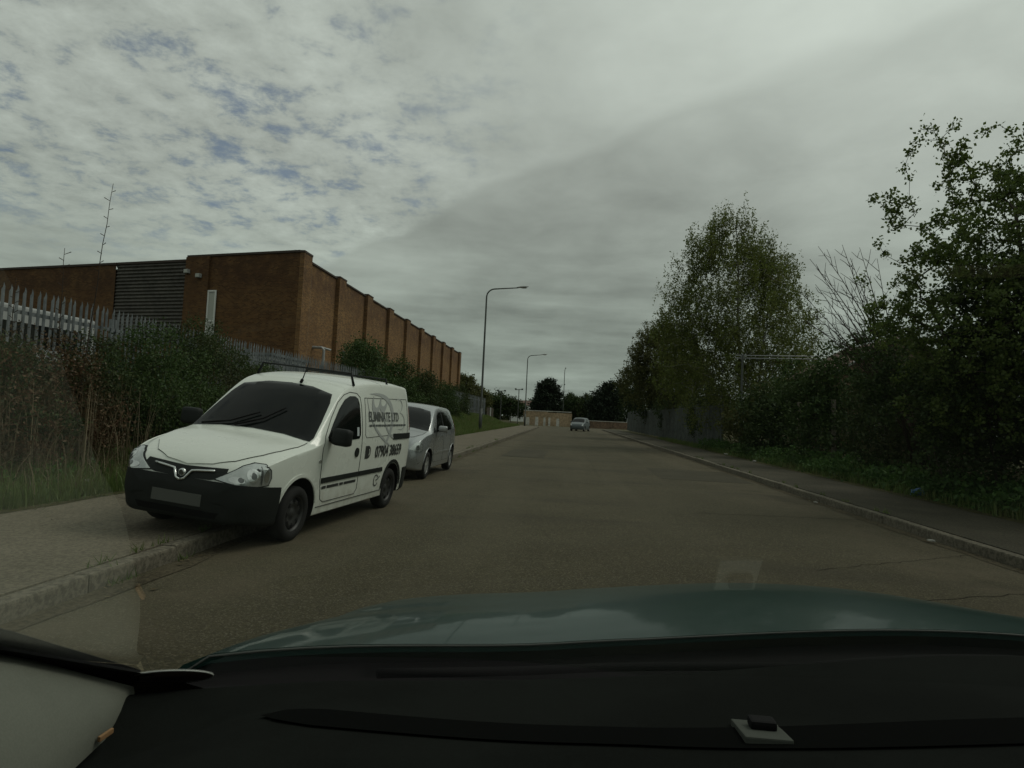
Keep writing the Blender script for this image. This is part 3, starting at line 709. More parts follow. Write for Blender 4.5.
for fr, s in (('diag_r', 1), ('diag_l', -1)):
    # corner lamp seen at 45 degrees: u from the grille side to the wing
    hl = [(-.27, .672), (-.10, .640), (.06, .636), (.19, .650), (.215, .72), (.205, .79), (.16, .835), (.06, .842), (-.04, .81), (-.15, .745)]
    cu_, cv_ = sum(p[0] for p in hl) / len(hl), sum(p[1] for p in hl) / len(hl)
    obj('lamp_surround', patch(vb, fr, [(cu_ + (u - cu_) * 1.07 + .55, cv_ + (v - cv_) * 1.09) for u, v in hl], .0095, .03, .014), 'black_plastic', van)
    h = obj('headlight', patch(vb, fr, [(u + .55, v) for u, v in hl], .014, .03, .016), 'lamp_clear', van)
    for (cu, cv, ru, rv, mm) in ((-.10, .685, .070, .030, 'chrome'), (-.07, .690, .022, .020, 'lamp_dark'), (.035, .735, .056, .062, 'chrome'), (.04, .735, .024, .030, 'lamp_dark'), (.115, .735, .008, .085, 'lamp_dark'), (.165, .735, .026, .06, 'chrome')):
        obj('reflector', patch(vb, fr, [(cu + .55 + ru * math.cos(t * math.pi / 8), cv + rv * math.sin(t * math.pi / 8)) for t in range(16)], .018 if mm != 'lamp_dark' or ru > .03 else .021, .03, .004), mm, h)
pl = [(-.27, .395), (.27, .395), (.27, .51), (-.27, .51)]
obj('number_plate', patch(vb, 'front', pl, .024, .06, .008), 'plate_grey', van)
obj('lower_intake', patch(vb, 'front', [(-.42, .30), (.42, .30), (.46, .36), (-.46, .36)], .018, .06, .004), 'well', van)
# glass
ws = [(-.735, 1.055), (-.4, 1.10), (0, 1.115), (.4, 1.10), (.735, 1.055), (.745, 1.09), (.71, 1.27), (.655, 1.49), (.60, 1.60), (.3, 1.665), (0, 1.68), (-.3, 1.665), (-.60, 1.60), (-.655, 1.49), (-.71, 1.27), (-.745, 1.09)]
wsc = obj('windscreen', patch(vb, 'front', ws, .006, .05, .01), 'dark_glass', van)
for pts_ in ([(-.62, 1.085), (-.30, 1.15), (.02, 1.31)], [(-.22, 1.115), (.06, 1.22), (.26, 1.40)]):
    L = []
    for a, b in zip(pts_[:-1], pts_[1:]):
        for k in range(6): L.append(hit(vb, 'front', a[0] + (b[0]-a[0]) * k / 6, a[1] + (b[1]-a[1]) * k / 6)[0] + Vector((0, -.035, .012)))
    MB().tube(L, [.012] * 5 + [.009] * (len(L) - 5), 6).build('wiper', 'rubber', van, True)
dw = [(1.36, 1.065), (1.55, 1.055), (2.20, 1.075), (2.245, 1.12), (2.245, 1.50), (2.22, 1.58), (2.14, 1.61), (2.0, 1.605), (1.86, 1.555), (1.70, 1.44), (1.52, 1.27), (1.36, 1.11)]
# window shape is set inside the pillar lines of the shell
for fr, s in (('right', 1), ('left', -1)):
    dr = empty('door'); dr.parent = van
    obj('side_window', patch(vb, fr, dw, .006, .05, .01), 'dark_glass', dr)
    dpoly = [(1.30, .40), (1.24, .62), (1.235, .98), (1.31, 1.12), (1.50, 1.33), (1.70, 1.52), (1.86, 1.615), (2.02, 1.655), (2.2, 1.65), (2.285, 1.60), (2.30, 1.50), (2.30, .42), (2.24, .36), (1.38, .36)]
    obj('door_seam', line(vb, fr, dpoly, .010, .001, True), 'gap', dr)
    obj('rub_strip', patch(vb, fr, [(1.27, .585), (2.285, .585), (2.285, .645), (1.27, .645)], .012, .06, .012), 'black_plastic', dr)
    obj('door_handle', patch(vb, fr, [(2.16 + .06 * math.cos(t * math.pi / 8), .90 + .06 * math.sin(t * math.pi / 8)) for t in range(16)], .012, .03, .01), 'black_plastic', dr)
    obj('rub_strip', patch(vb, fr, [(2.315, .585), (3.12, .585), (3.10, .645), (2.315, .645)], .012, .06, .012), 'black_plastic', van)
    obj('panel_seam', line(vb, fr, [(2.42, 1.60), (4.02, 1.63)], .009, .001), 'gap', van)
    obj('panel_seam', line(vb, fr, [(2.42, 1.60), (2.40, 1.12), (2.44, 1.08), (3.5, 1.10), (4.02, 1.10), (4.05, 1.14), (4.05, 1.60), (4.02, 1.63)], .009, .001), 'gap', van)
    obj('slide_rail', patch(vb, fr, [(3.42, 1.03), (4.20, 1.03), (4.22, 1.055), (4.22, 1.09), (4.20, 1.115), (3.42, 1.115)], .010, .05, .010), 'black_plastic', van)
    for cy_, a0, a1 in ((FA, 8, 172), (RA, 0, 180)):
        rr = .362 if cy_ == FA else .352
        outer = arcpts(cy_, .33, rr + (.035 if cy_ == FA else .05), a0, a1); inner = arcpts(cy_, .33, rr, a1, a0)
        obj('arch_trim', patch(vb, fr, outer + inner, .008, .04, .015), 'van_paint' if cy_ == FA else 'black_plastic', van)
    obj('sill_seam', line(vb, fr, [(1.22, .315), (3.15, .315)], .012, .002), 'gap', van)
    obj('indicator', patch(vb, fr, [(1.19 + .03 * math.cos(t * math.pi / 6), .84 + .02 * math.sin(t * math.pi / 6)) for t in range(12)], .008, .03, .006), 'lamp_clear', van)
    # mirror
    mr = MB(); c0 = Vector((s * .985, 1.36, 1.13))
    me = MB().box(-.115, .115, -.055, .07, -.10, .10).mesh('mirror', bevel=.045); 
    for p in me.polygons: p.use_smooth = True
    mo = obj('mirror', me, 'black_plastic', van); mo.location = c0; mo.rotation_euler = (0, 0, R(-12 * s))
    MB().tube([(-s * .18, .03, -.05), (-s * .05, .02, -.05)], .035, 8).build('mirror_arm', 'black_plastic', mo, True)
    MB().box(-.095, .095, .071, .074, -.08, .08).build('mirror_glass', 'chrome', mo)
    for yy in (FA, RA): wheel(van, s * .735, yy, WR, .175, s, 'steel')
    obj('tail_lamp', patch(vb, fr, [(4.16, 1.15), (4.25, 1.15), (4.24, 1.5), (4.16, 1.5)], .006, .05, .008), 'lamp_red', van)
obj('window_sticker', patch(vb, 'right', [(2.13, 1.11), (2.19, 1.11), (2.19, 1.22), (2.13, 1.22)], .008, .06, .003), 'sticker', van)
# sign writing on the road side
obj('lettering', text_mesh(vb, 'right', 'ELIMINATE LTD', 2.50, 1.295, .185, .007, .88, .0035), 'ink_mid', van)
r2 = random.Random(9); u = 2.52; sm = MB()
marks = []
while u < 3.95:
    w = r2.uniform(.05, .14)
    mk = patch(vb, 'right', [(u, 1.225), (u + w, 1.225), (u + w, 1.252), (u, 1.252)], .006, .1, .002); u += w + .022
    marks.append(mk)
u = 1.30
for w in (.10, .30, .10, .34):
    marks.append(patch(vb, 'right', [(u, .515), (u + w, .515), (u + w, .548), (u, .548)], .006, .1, .002)); u += w + .03
for k, mk in enumerate(marks): obj('small_print', mk, 'ink_mid' if k < len(marks) - 4 else 'ink', van)
obj('lettering', text_mesh(vb, 'right', '07904 38659', 2.78, .80, .225, .007, .86, .006), 'ink', van)
obj('telephone_sign', patch(vb, 'right', [(2.44, .80), (2.53, .80)] + arcpts(2.53, .885, .085, -90, 90, 8) + [(2.44, .97)], .006, .05, .003), 'ink', van)
obj('telephone_mark', patch(vb, 'right', arcpts(2.53, .885, .045, -80, 80, 8) + arcpts(2.53, .885, .032, 80, -80, 8), .012, .03, .002), 'van_paint', van)
def ribbon(frame, pts, widths, m, name, off=.005):
    L, Rr = [], []
    for i, p in enumerate(pts):
        a = Vector(pts[max(i-1, 0)]); b = Vector(pts[min(i+1, len(pts)-1)]); d = (b - a).normalized(); n = Vector((-d.y, d.x))
        L.append(tuple(Vector(p) + n * widths[i])); Rr.append(tuple(Vector(p) - n * widths[i]))
    obj(name, patch(vb, frame, L + Rr[::-1], off, .05, .002), m, van)
def bez(P, n=18):
    out = []
    for i in range(n + 1):
        t = i / n; q = [Vector(p) for p in P]
        while len(q) > 1: q = [a.lerp(b, t) for a, b in zip(q[:-1], q[1:])]
        out.append(tuple(q[0]))
    return out
# pale grey swirling emblem behind the lettering
def tap(n, w): return [max(.003, w * math.sin(math.pi * (i + .5) / (n + 1))) for i in range(n)]
for P, w in (([(2.62, 1.66), (3.55, 1.72), (3.55, 1.30), (3.05, .92)], .05), ([(2.5, 1.60), (2.52, 1.2), (3.0, 1.05), (3.35, .93)], .022), ([(2.72, 1.63), (2.60, 1.45), (2.78, 1.34), (2.90, 1.52)], .06),
             ([(2.98, 1.62), (2.86, 1.5), (3.0, 1.36), (3.18, 1.56)], .05), ([(3.55, 1.60), (3.75, 1.68), (3.95, 1.55), (3.70, 1.42)], .012), ([(3.70, 1.42), (3.98, 1.40), (3.95, 1.12), (3.62, 1.18)], .014), ([(3.0, 1.45), (3.05, 1.2), (3.3, 1.05), (3.6, 1.02)], .02)):
    b = bez(P); ribbon('right', b, tap(len(b), w), 'ink_grey', 'emblem')
for P, w in ((arcpts(2.93, .47, .075, 30, 330, 14), .010), ([(2.93, .47), (3.0, .485), (3.06, .52)], .010)):
    ribbon('right', P, [w] * len(P), 'ink_mid', 'round_logo')
# aerial and roof bars
MB().tube([(.12, 1.83, 1.70), (.12, 1.86, 1.735)], .02, 8).tube([(.12, 1.86, 1.735), (.12, 1.97, 1.98)], [.008, .003], 6).build('aerial', 'rubber', van, True)
for yy in (2.15, 3.35):
    bar = MB().tube([(-.63, yy, 1.895), (.63, yy, 1.895)], .011, 8)
    bo = bar.build('roof_bar', 'black_plastic', van, True)
    for s in (-1, 1): MB().tube([(s * .63, yy, 1.905), (s * .64, yy, 1.86), (s * .685, yy, 1.74)], [.012, .014, .02], 8).build('foot', 'black_plastic', bo, True)

# ------------------------------------------------------------------ silver small car behind the van
def hatchback(paint, label, cat, loc, rz, detail=True, ry=0.0, name='parked_car'):
    car = tag(empty(name, loc, (0, ry, rz)), label, cat); VEHICLES.append(car)
    S = [(0.00, .36, .44, .48, .50, .48, .55, .42, .57), (0.04, .25, .62, .65, .62, .62, .665, .56, .69), (0.13, .21, .73, .76, .73, .71, .78, .62, .81), (0.30, .19, .80, .82, .82, .77, .87, .68, .90),
         (0.60, .19, .83, .845, .90, .80, .945, .73, .98), (0.88, .19, .84, .85, .93, .82, .99, .755, 1.06), (1.10, .19, .84, .85, .945, .825, 1.13, .745, 1.21), (1.40, .19, .84, .85, .96, .825, 1.33, .70, 1.41),
         (1.68, .19, .84, .85, .97, .825, 1.46, .66, 1.535), (2.1, .19, .84, .85, .98, .825, 1.515, .65, 1.585), (2.7, .19, .84, .85, .99, .825, 1.515, .65, 1.58), (3.2, .20, .835, .845, 1.0, .815, 1.48, .64, 1.545), (3.5, .22, .82, .83, 1.01, .80, 1.42, .625, 1.48),
         (3.66, .26, .79, .80, 1.0, .77, 1.27, .62, 1.33), (3.76, .34, .73, .75, .92, .72, 1.02, .62, 1.06), (3.79, .42, .66, .67, .80, .65, .86, .58, .88)]
    fa, ra, r = .74, 3.22, .295
    bme, bv = shell(S, [(fa, .32, .345, .48, 1.2), (ra, .32, .345, .48, 1.2)], M[paint])
    obj('body', bme, None, car)
    wsp = [(-.735, 1.015), (-.4, 1.055), (0, 1.07), (.4, 1.055), (.735, 1.015), (.70, 1.2), (.63, 1.36), (.575, 1.44), (.3, 1.49), (0, 1.50), (-.3, 1.49), (-.575, 1.44), (-.63, 1.36), (-.69, 1.2)]
    obj('windscreen', patch(bv, 'front', wsp, .006, .06, .01), 'dark_glass', car)
    obj('rear_window', patch(bv, 'rear', [(-.55, 1.08), (.55, 1.08), (.53, 1.40), (-.53, 1.40)], .006, .06, .01), 'dark_glass', car)
    if detail:
        bo = [(-.70, .55), (-.72, 1.0), (0, 1.06), (.72, 1.0), (.70, .55), (.58, .30), (.3, .16), (0, .13), (-.3, .16), (-.58, .30)]
        obj('bonnet_seam', line(bv, 'top', bo, .01, .002, True), 'gap', car)
        obj('grille', patch(bv, 'front', [(-.36, .34), (.36, .34), (.42, .44), (-.42, .44)], .006, .05, .008), 'black_plastic', car)
        obj('upper_grille', patch(bv, 'front', [(-.30, .63), (-.06, .60), (.06, .60), (.30, .63), (.30, .68), (-.30, .68)], .006, .05, .008), 'black_plastic', car)
        obj('number_plate', patch(bv, 'front', [(-.26, .47), (.26, .47), (.26, .575), (-.26, .575)], .012, .06, .006), 'plate_grey', car)
        MB().lathe([(-.02, .001), (-.02, .05), (0, .055)], 'y', 4, (0, hit(bv, 'front', 0, .71)[0].y, .71)).build('badge', 'chrome', car)
    for fr, s, dg in (('right', 1, 'diag_r'), ('left', -1, 'diag_l')):
        h = obj('headlight', patch(bv, dg, [(u_ + .60, v_) for u_, v_ in ((-.17, .64), (.02, .60), (.16, .62), (.20, .72), (.12, .80), (.0, .79), (-.10, .72))], .012, .04, .014), 'lamp_clear', car)
        if detail: obj('reflector', patch(bv, dg, [(.62 + .05 * math.cos(t * .785), .69 + .05 * math.sin(t * .785)) for t in range(8)], .016, .04, .004), 'chrome', h)
        obj('side_window', patch(bv, fr, [(1.30, 1.00), (2.06, 1.01), (2.06, 1.445), (1.80, 1.435), (1.62, 1.35)], .006, .05, .01), 'dark_glass', car)
        obj('side_window', patch(bv, fr, [(2.13, 1.01), (2.94, 1.04), (2.94, 1.41), (2.80, 1.44), (2.13, 1.447)], .006, .05, .01), 'dark_glass', car)
        if detail:
            obj('side_window', patch(bv, fr, [(3.0, 1.10), (3.30, 1.16), (3.24, 1.34), (3.0, 1.39)], .006, .05, .01), 'dark_glass', car)
            obj('side_window', patch(bv, fr, [(1.06, .995), (1.24, 1.0), (1.24, 1.10), (1.20, 1.10)], .006, .05, .01), 'dark_glass', car)
            for dp in ([(1.16, .36), (1.10, .60), (1.10, .98), (1.60, 1.38), (1.82, 1.46), (2.10, 1.47), (2.10, .33), (1.22, .33)], [(2.10, .33), (2.10, 1.47), (2.80, 1.465), (2.96, 1.42), (2.98, .95), (2.86, .62), (2.80, .33)]):
                dr = empty('door'); dr.parent = car
                obj('door_seam', line(bv, fr, dp, .008, .001, True), 'gap', dr)
                hx = max(p[0] for p in dp) - .22
                obj('door_handle', patch(bv, fr, [(hx, .90), (hx + .14, .90), (hx + .14, .93), (hx, .93)], .02, .05, .02), paint, dr)
            obj('rub_strip', patch(bv, fr, [(1.15, .52), (2.85, .52), (2.85, .56), (1.15, .56)], .010, .06, .01), paint, car)
        obj('tail_lamp', patch(bv, fr, [(3.56, .95), (3.70, .95), (3.62, 1.20), (3.50, 1.25)], .006, .05, .008), 'lamp_red', car)
        me = MB().box(-.10, .10, -.045, .06, -.07, .075).mesh('mirror', bevel=.04)
        for p in me.polygons: p.use_smooth = True
        mo = obj('mirror', me, paint, car); mo.location = (s * .955, 1.36, 1.08)
        MB().tube([(-s * .14, .02, -.04), (-s * .05, .01, -.03)], .03, 8).build('mirror_arm', 'black_plastic', mo, True)
        for yy in (fa, ra): wheel(car, s * .745, yy, r, .18, s, 'alloy')
        for yy in (fa, ra):
            obj('arch_trim', line(bv, fr, arcpts(yy, .32, .352, 0, 180), .02, .0), paint, car)
    return car
hatchback('silver_paint', 'small silver hatchback parked half on the kerb behind the white van', 'car', (-3.80, 13.0, 0.066), R(-1.5), True, R(4.2))
hatchback('far_paint', 'small pale silver car driving far down the road near the junction', 'car', (1.35, 74.5, 0.0), R(-14), False, name='moving_car')

# ------------------------------------------------------------------ vegetation
def rand_unit(g, n):
    v = g.normal(size=(n, 3)); return v / np.linalg.norm(v, axis=1, keepdims=True)
def leaves_mesh(name, P, g, size, asp=0.55, up=0.35, jit=0.5):
    n = len(P); a = rand_unit(g, n); a[:, 2] += up * g.random(n) - up * .3; a /= np.linalg.norm(a, axis=1, keepdims=True)
    b = np.cross(a, rand_unit(g, n)); b /= np.linalg.norm(b, axis=1, keepdims=True) + 1e-9
    s = (size * (1 - jit + 2 * jit * g.random(n)))[:, None]; w = s * asp * .5
    nrm = np.cross(a, b)
    V = np.stack([P, P + a * s * .45 + b * w + nrm * s * .08, P + a * s, P + a * s * .45 - b * w + nrm * s * .08], 1).reshape(-1, 3)
    return fast_mesh(name, V, np.arange(n * 4).reshape(-1, 4))
def skeleton(g, trunks, targets, step=0.3, bend=0.12, droop=0.0):
    """trunks: list of polylines; targets get connected to the nearest grown node. Returns nodes, parent, order."""
    nodes = []; par = []
    for t in trunks:
        last = -1
        t = [np.array(p, float) for p in t]
        for i in range(len(t) - 1):
            L = np.linalg.norm(t[i+1] - t[i]); m = max(1, int(L / step))
            for k in range(m if i < len(t) - 2 else m + 1):
                nodes.append(t[i] + (t[i+1] - t[i]) * k / m + g.normal(size=3) * step * bend * .5 * (k > 0)); par.append(last); last = len(nodes) - 1
    cap = len(nodes) + len(targets) * 40
    A = np.zeros((cap, 3)); A[:len(nodes)] = nodes; n = len(nodes)
    root = np.array(trunks[0][0]); T = np.asarray(targets)
    tr = A[:n].copy()
    d = np.min(np.linalg.norm(T[:, None] - tr[None], axis=2), axis=1)
    ends = []
    for ti in np.argsort(d):
        p = T[ti]; D = A[:n] - p
        # prefer to grow from below and from inside
        cost = np.linalg.norm(D, axis=1) + 0.35 * np.maximum(0, D[:, 2])
        j = int(np.argmin(cost)); q = A[j].copy(); L = np.linalg.norm(p - q); m = min(36, max(1, int(L / step))); off = g.normal(size=3) * L * bend
        last = j
        for k in range(1, m + 1):
            t = k / m; pt = q + (p - q) * t + off * math.sin(math.pi * t); pt[2] -= droop * L * t * t
            if n < cap: A[n] = pt; par.append(last); last = n; n += 1
        ends.append((j, last))
    return A[:n], np.array(par), ends
def skin_branches(name, A, par, tip=0.004, power=2.4, rmax=None, sides=5):
    n = len(A); r = np.full(n, 0.0); kids = np.zeros(n, int)
    for i in range(n - 1, -1, -1):
        if kids[i] == 0: r[i] = tip ** power
        if par[i] >= 0: r[par[i]] += r[i]; kids[par[i]] += 1
    r = r ** (1 / power)
    if rmax: r = np.minimum(r, rmax)
    m = np.where(par >= 0)[0]; a, b = A[par[m]], A[m]
    d = b - a; d /= np.linalg.norm(d, axis=1, keepdims=True) + 1e-9
    ref = np.where(np.abs(d[:, 2:3]) > .9, np.array([[1., 0, 0]]), np.array([[0, 0, 1.]]))
    u = np.cross(d, ref); u /= np.linalg.norm(u, axis=1, keepdims=True) + 1e-9; w = np.cross(d, u)
    rb = r[m]; ra = np.minimum(r[par[m]], rb * 1.5)
    V = []
    for k in range(sides):
        t = 2 * math.pi * k / sides; o = u * math.cos(t) + w * math.sin(t)
        V.append(a - d * ra[:, None] * .5 + o * ra[:, None]); V.append(b + o * rb[:, None])
    V = np.stack(V, 1).reshape(-1, 3); base = np.arange(len(m)) * sides * 2; F = []
    for k in range(sides):
        k2 = (k + 1) % sides; F.append(np.stack([base + 2*k, base + 2*k2, base + 2*k2 + 1, base + 2*k + 1], 1))
    return fast_mesh(name, V, np.concatenate(F), True)
def fill_blobs(g, blobs, n, shell_=0.0, squash=1.0):
    bl = np.array(blobs, float); vol = bl[:, 3] ** 2.2; pick = g.choice(len(bl), n, p=vol / vol.sum())
    rr = g.random(n) ** (1 / 3.0); rr = shell_ + (1 - shell_) * rr
    return bl[pick, :3] + rand_unit(g, n) * (bl[pick, 3] * rr)[:, None] * np.array([1, 1, squash])
def plant(name, seed, base, trunks, blobs, ntar, nleaf, lsize, lm, bm_, label, cat, spread=0.12, step=0.3, bend=0.12, droop=0.0, tip=0.004, group=None, shell_=0.0, rmax=None, asp=.55, crown='crown', stem='trunk', sides=5, extra=None, along=0.35, zmin=None, hang=0.0):
    g = np.random.default_rng(seed); base = np.array(base, float)
    T = fill_blobs(g, blobs, ntar, shell_)
    if extra is not None: T = np.concatenate([T, np.array(extra, float)])
    if zmin is not None: T[:, 2] = np.maximum(T[:, 2], zmin + g.random(len(T)) * .25)
    A, par, ends = skeleton(g, trunks, T, step, bend, droop)
    root = tag(empty(name, tuple(base)), label, cat, group)
    obj(stem, skin_branches(stem, A - base, par, tip, 2.3, rmax, sides), bm_, root)
    if nleaf:
        # leaves in clusters round the twig ends and along the twigs
        pts = []
        endn = np.array([e[1] for e in ends]); k = int(nleaf * (1 - along))
        pick = endn[g.integers(0, len(endn), k)]; pts.append(A[pick] + g.normal(size=(k, 3)) * spread * np.array([1, 1, .85]))
        if hang:                                           # drooping strings of leaves below (some above) each twig end
            ns = 4; L0 = A[endn][:, None, :] + g.normal(size=(len(endn), ns, 3)) * np.array([spread, spread, spread * .8])
            dirs = np.stack([g.normal(size=(len(endn), ns)) * .22, g.normal(size=(len(endn), ns)) * .22, np.where(g.random((len(endn), ns)) < .28, .8, -1.0)], -1) * (hang * (.5 + g.random((len(endn), ns, 1))))
            e_i = g.integers(0, len(endn), k); s_i = g.integers(0, ns, k); t_ = g.random(k)[:, None]
            pts = [L0[e_i, s_i] + dirs[e_i, s_i] * t_ + g.normal(size=(k, 3)) * .035]
        thin = np.arange(len(A))[len(A) // 6:]; k2 = nleaf - k
        pick = thin[g.integers(0, len(thin), k2)]; pts.append(A[pick] + g.normal(size=(k2, 3)) * spread * .7)
        P = np.concatenate(pts)
        obj(crown, leaves_mesh(crown, P - base, g, lsize, asp), lm, root)
    return root

# the big hawthorn by the right pavement
plant('hawthorn_tree', 11, (7.9, 11.0, .2), [[(7.9, 11.0, .1), (7.7, 10.9, 1.2), (7.35, 10.8, 2.4), (7.2, 10.7, 3.6), (6.95, 10.6, 4.9)], [(7.85, 11.0, .4), (7.2, 11.3, 1.6), (6.5, 11.3, 2.6), (5.9, 11.0, 3.4)]],
      [(6.75, 10.6, 4.55, .95), (6.15, 10.6, 5.35, .42), (5.93, 10.5, 5.72, .26), (7.3, 10.8, 5.45, .66), (5.75, 10.1, 4.2, .55), (5.2, 10.5, 4.75, .24), (6.3, 10.6, 3.2, 1.15), (7.55, 11.0, 2.4, 1.4), (5.5, 11.0, 3.15, .62), (6.6, 11.5, 2.0, .9), (8.2, 10.6, 4.1, 1.5), (5.3, 10.6, 3.95, .35)],
      1350, 50000, 0.050, 'haw', 'bark', 'tall leafy hawthorn tree overhanging the right pavement, nearest tree on the right', 'tree', 0.055, .18, .13, tip=.0036, asp=.8, rmax=.13, along=.3,
      extra=[(5.52, 10.5, 6.15), (5.97, 10.5, 6.2), (4.75, 10.5, 4.98), (5.22, 10.5, 5.5), (5.45, 10.5, 5.95), (5.3, 10.5, 5.75), (4.85, 10.5, 4.25), (6.8, 10.5, 6.1), (6.43, 10.5, 6.1), (7.1, 10.5, 6.2), (5.0, 10.5, 5.05), (5.1, 10.5, 4.95), (4.95, 10.5, 4.85), (5.3, 10.5, 5.0), (4.6, 10.5, 3.7), (5.65, 10.5, 6.1), (5.75, 10.5, 5.95), (6.95, 10.5, 5.95), (7.4, 10.5, 6.15), (7.6, 10.5, 5.9)])
plant('hawthorn_thicket', 18, (7.4, 11.6, .3), [[(7.4, 11.6, .2), (7.2, 11.6, 1.6)], [(8.2, 11.2, .2), (8.1, 11.2, 2.2)], [(6.9, 12.2, .2), (6.6, 12.2, 1.4)]],
      [(6.5, 11.6, 2.2, .75), (7.3, 11.3, 3.1, .85), (8.2, 11.0, 3.6, 1.1), (6.9, 11.8, 1.2, .9), (8.0, 11.2, 2.0, 1.2), (6.0, 12.4, 2.9, .6), (5.9, 12.6, 2.0, .6), (7.0, 11.2, 4.0, .5), (9.2, 10.8, 3.0, 1.4), (6.6, 11.4, 3.3, .6)],
      700, 46000, 0.058, 'dark_leaf', 'bark', 'dense dark lower thicket beneath the crown of the near hawthorn', 'shrub', .12, .22, .13, tip=.004, asp=.75, rmax=.06, stem='stems', zmin=.25)
# tall birch
plant('birch_tree', 12, (8.3, 31, .4), [[(8.3, 31, .3), (8.2, 31, 3.0), (8.0, 31, 6.0), (7.9, 31, 9.0), (7.75, 31, 11.2)], [(8.6, 31.3, .3), (9.2, 31.5, 3.5), (9.6, 31.8, 7.0)]],
      [(7.74, 31.0, 9.9, 1.3), (7.9, 31, 11.2, .6), (7.0, 30.6, 10.6, .7), (6.2, 30.0, 9.3, 1.0), (5.6, 30.2, 9.6, .5), (9.3, 32.0, 8.7, 1.7), (8.08, 31.0, 6.8, 3.0), (6.1, 31.0, 6.2, 1.9), (10.6, 32.0, 6.6, 1.7), (6.6, 31, 9.5, 1.0), (8.9, 31.5, 9.7, 1.1), (9.9, 32, 8.4, 1.3), (5.4, 31, 7.6, 1.1), (5.0, 31, 5.6, 1.2), (5.2, 31, 3.8, 1.3), (11.5, 31.5, 3.6, 1.4), (7.24, 31.0, 3.8, 2.6), (9.7, 31.0, 3.6, 2.2), (11.0, 31.8, 4.8, 1.3)],
      1800, 112000, 0.088, 'birch', 'birch_bark', 'tallest loose-crowned birch tree on the right with fine drooping twigs', 'tree', 0.17, .4, .12, .08, .006, asp=.6, rmax=.17, along=.22, hang=.55,
      extra=[(7.21, 31, 11.9), (7.3, 31, 11.5), (7.1, 31, 11.2), (8.15, 31, 11.8), (8.2, 31, 11.4), (8.05, 31, 11.1), (5.59, 31, 10.6), (5.7, 31, 10.2), (5.9, 31, 10.0), (4.8, 31, 9.0), (5.0, 31, 9.0), (5.3, 31, 8.9), (6.32, 31, 10.4), (6.5, 31, 10.2), (9.36, 31, 10.2), (9.3, 31, 9.9), (10.76, 31, 9.0), (10.5, 31, 8.8), (4.6, 31, 8.4), (4.9, 31, 8.2), (11.4, 31, 7.4), (11.2, 31, 7.0), (6.8, 31, 11.3), (6.7, 31, 10.9), (8.6, 31, 10.9), (8.9, 31, 10.4)])
plant('bushy_tree', 13, (7.6, 44, .4), [[(7.6, 44, .3), (7.2, 44, 3.0), (6.4, 44, 6.4)]], [(5.7, 44.0, 6.5, 1.5), (5.0, 44, 5.6, .9), (6.94, 44.0, 5.2, 2.6), (5.0, 44.0, 3.9, 1.5), (8.32, 44.0, 4.2, 2.4), (6.6, 44, 7.3, 1.0)],
      700, 44000, 0.12, 'olive', 'bark', 'rounded olive-brown leafy tree just left of the tall birch', 'tree', 0.2, .45, .13, tip=.007, rmax=.16, hang=.4)
plant('bushy_tree', 14, (8.0, 57, .4), [[(8.0, 57, .3), (7.6, 57, 2.0), (7.0, 57, 5.0)]], [(6.2, 57, 4.4, 1.6), (7.6, 57, 4.6, 2.0), (5.9, 57, 3.0, 1.2), (8.4, 57, 3.0, 2.2)],
      350, 16000, 0.16, 'bramble', 'bark', 'lower green tree behind the grey fence, last of the right-hand row', 'tree', 0.30, .5, .13, tip=.008, rmax=.15)
# bare shrub leaning out of the hawthorn
def twiggy(seed, base, tips, label):
    """a leafless shrub: long straight stems with short forward-pointing side twigs"""
    g = np.random.default_rng(seed); root = tag(empty('bare_shrub', base), label, 'shrub'); b = Vector(base)
    st_ = MB(); tw = MB()
    for tp in tips:
        tp = Vector(tp); s0 = b + Vector((g.normal() * .12, g.normal() * .12, 0)); midp = Vector((7.1 + g.normal() * .16, 14.8 + g.normal() * .15, 2.75 + .25 * (tp.z - 4.6) + g.normal() * .12))
        P = [s0.lerp(midp, k / 6).lerp(midp.lerp(tp, k / 6), k / 6) for k in range(7)]
        st_.tube([p - b for p in P], [.024 - .0032 * k for k in range(7)], 5)
        d = (tp - midp).normalized()
        for k in range(13):
            t = .45 + .53 * k / 13; f = t * 6; i = int(f); a = P[i].lerp(P[min(i + 1, 6)], f - i)
            r = Vector(g.normal(size=3)); r = (r - d * r.dot(d)).normalized(); l = g.uniform(.3, .8) * (1.1 - .5 * t)
            e = a + d * l * .8 + r * l * .55; m_ = a.lerp(e, .5) + Vector(g.normal(size=3)) * .02
            tw.tube([a - b, m_ - b, e - b], [.0075, .0058, .0038], 4)
            if g.random() < .7:
                e2 = m_ + (d * .6 - r * .5) * l * .5; tw.tube([m_ - b, e2 - b], [.0055, .0035], 4)
    st_.build('stems', 'twig', root, True); tw.build('twigs', 'twig', root)
    return root
twiggy(15, (7.9, 14.7, .6), [(5.35, 14.8, 5.1), (5.6, 15, 5.45), (5.2, 14.8, 4.3), (5.25, 15, 3.8), (6.31, 15, 5.2), (6.6, 15.2, 5.5), (5.45, 14.7, 4.5), (5.5, 15, 3.9), (6.13, 15, 5.5), (5.62, 15, 4.9), (6.0, 14.7, 4.5), (6.4, 15.2, 4.7), (5.8, 15.1, 4.1), (6.9, 15, 5.2), (5.7, 15, 3.5)], 'bare dark twiggy shrub rising left of the hawthorn')
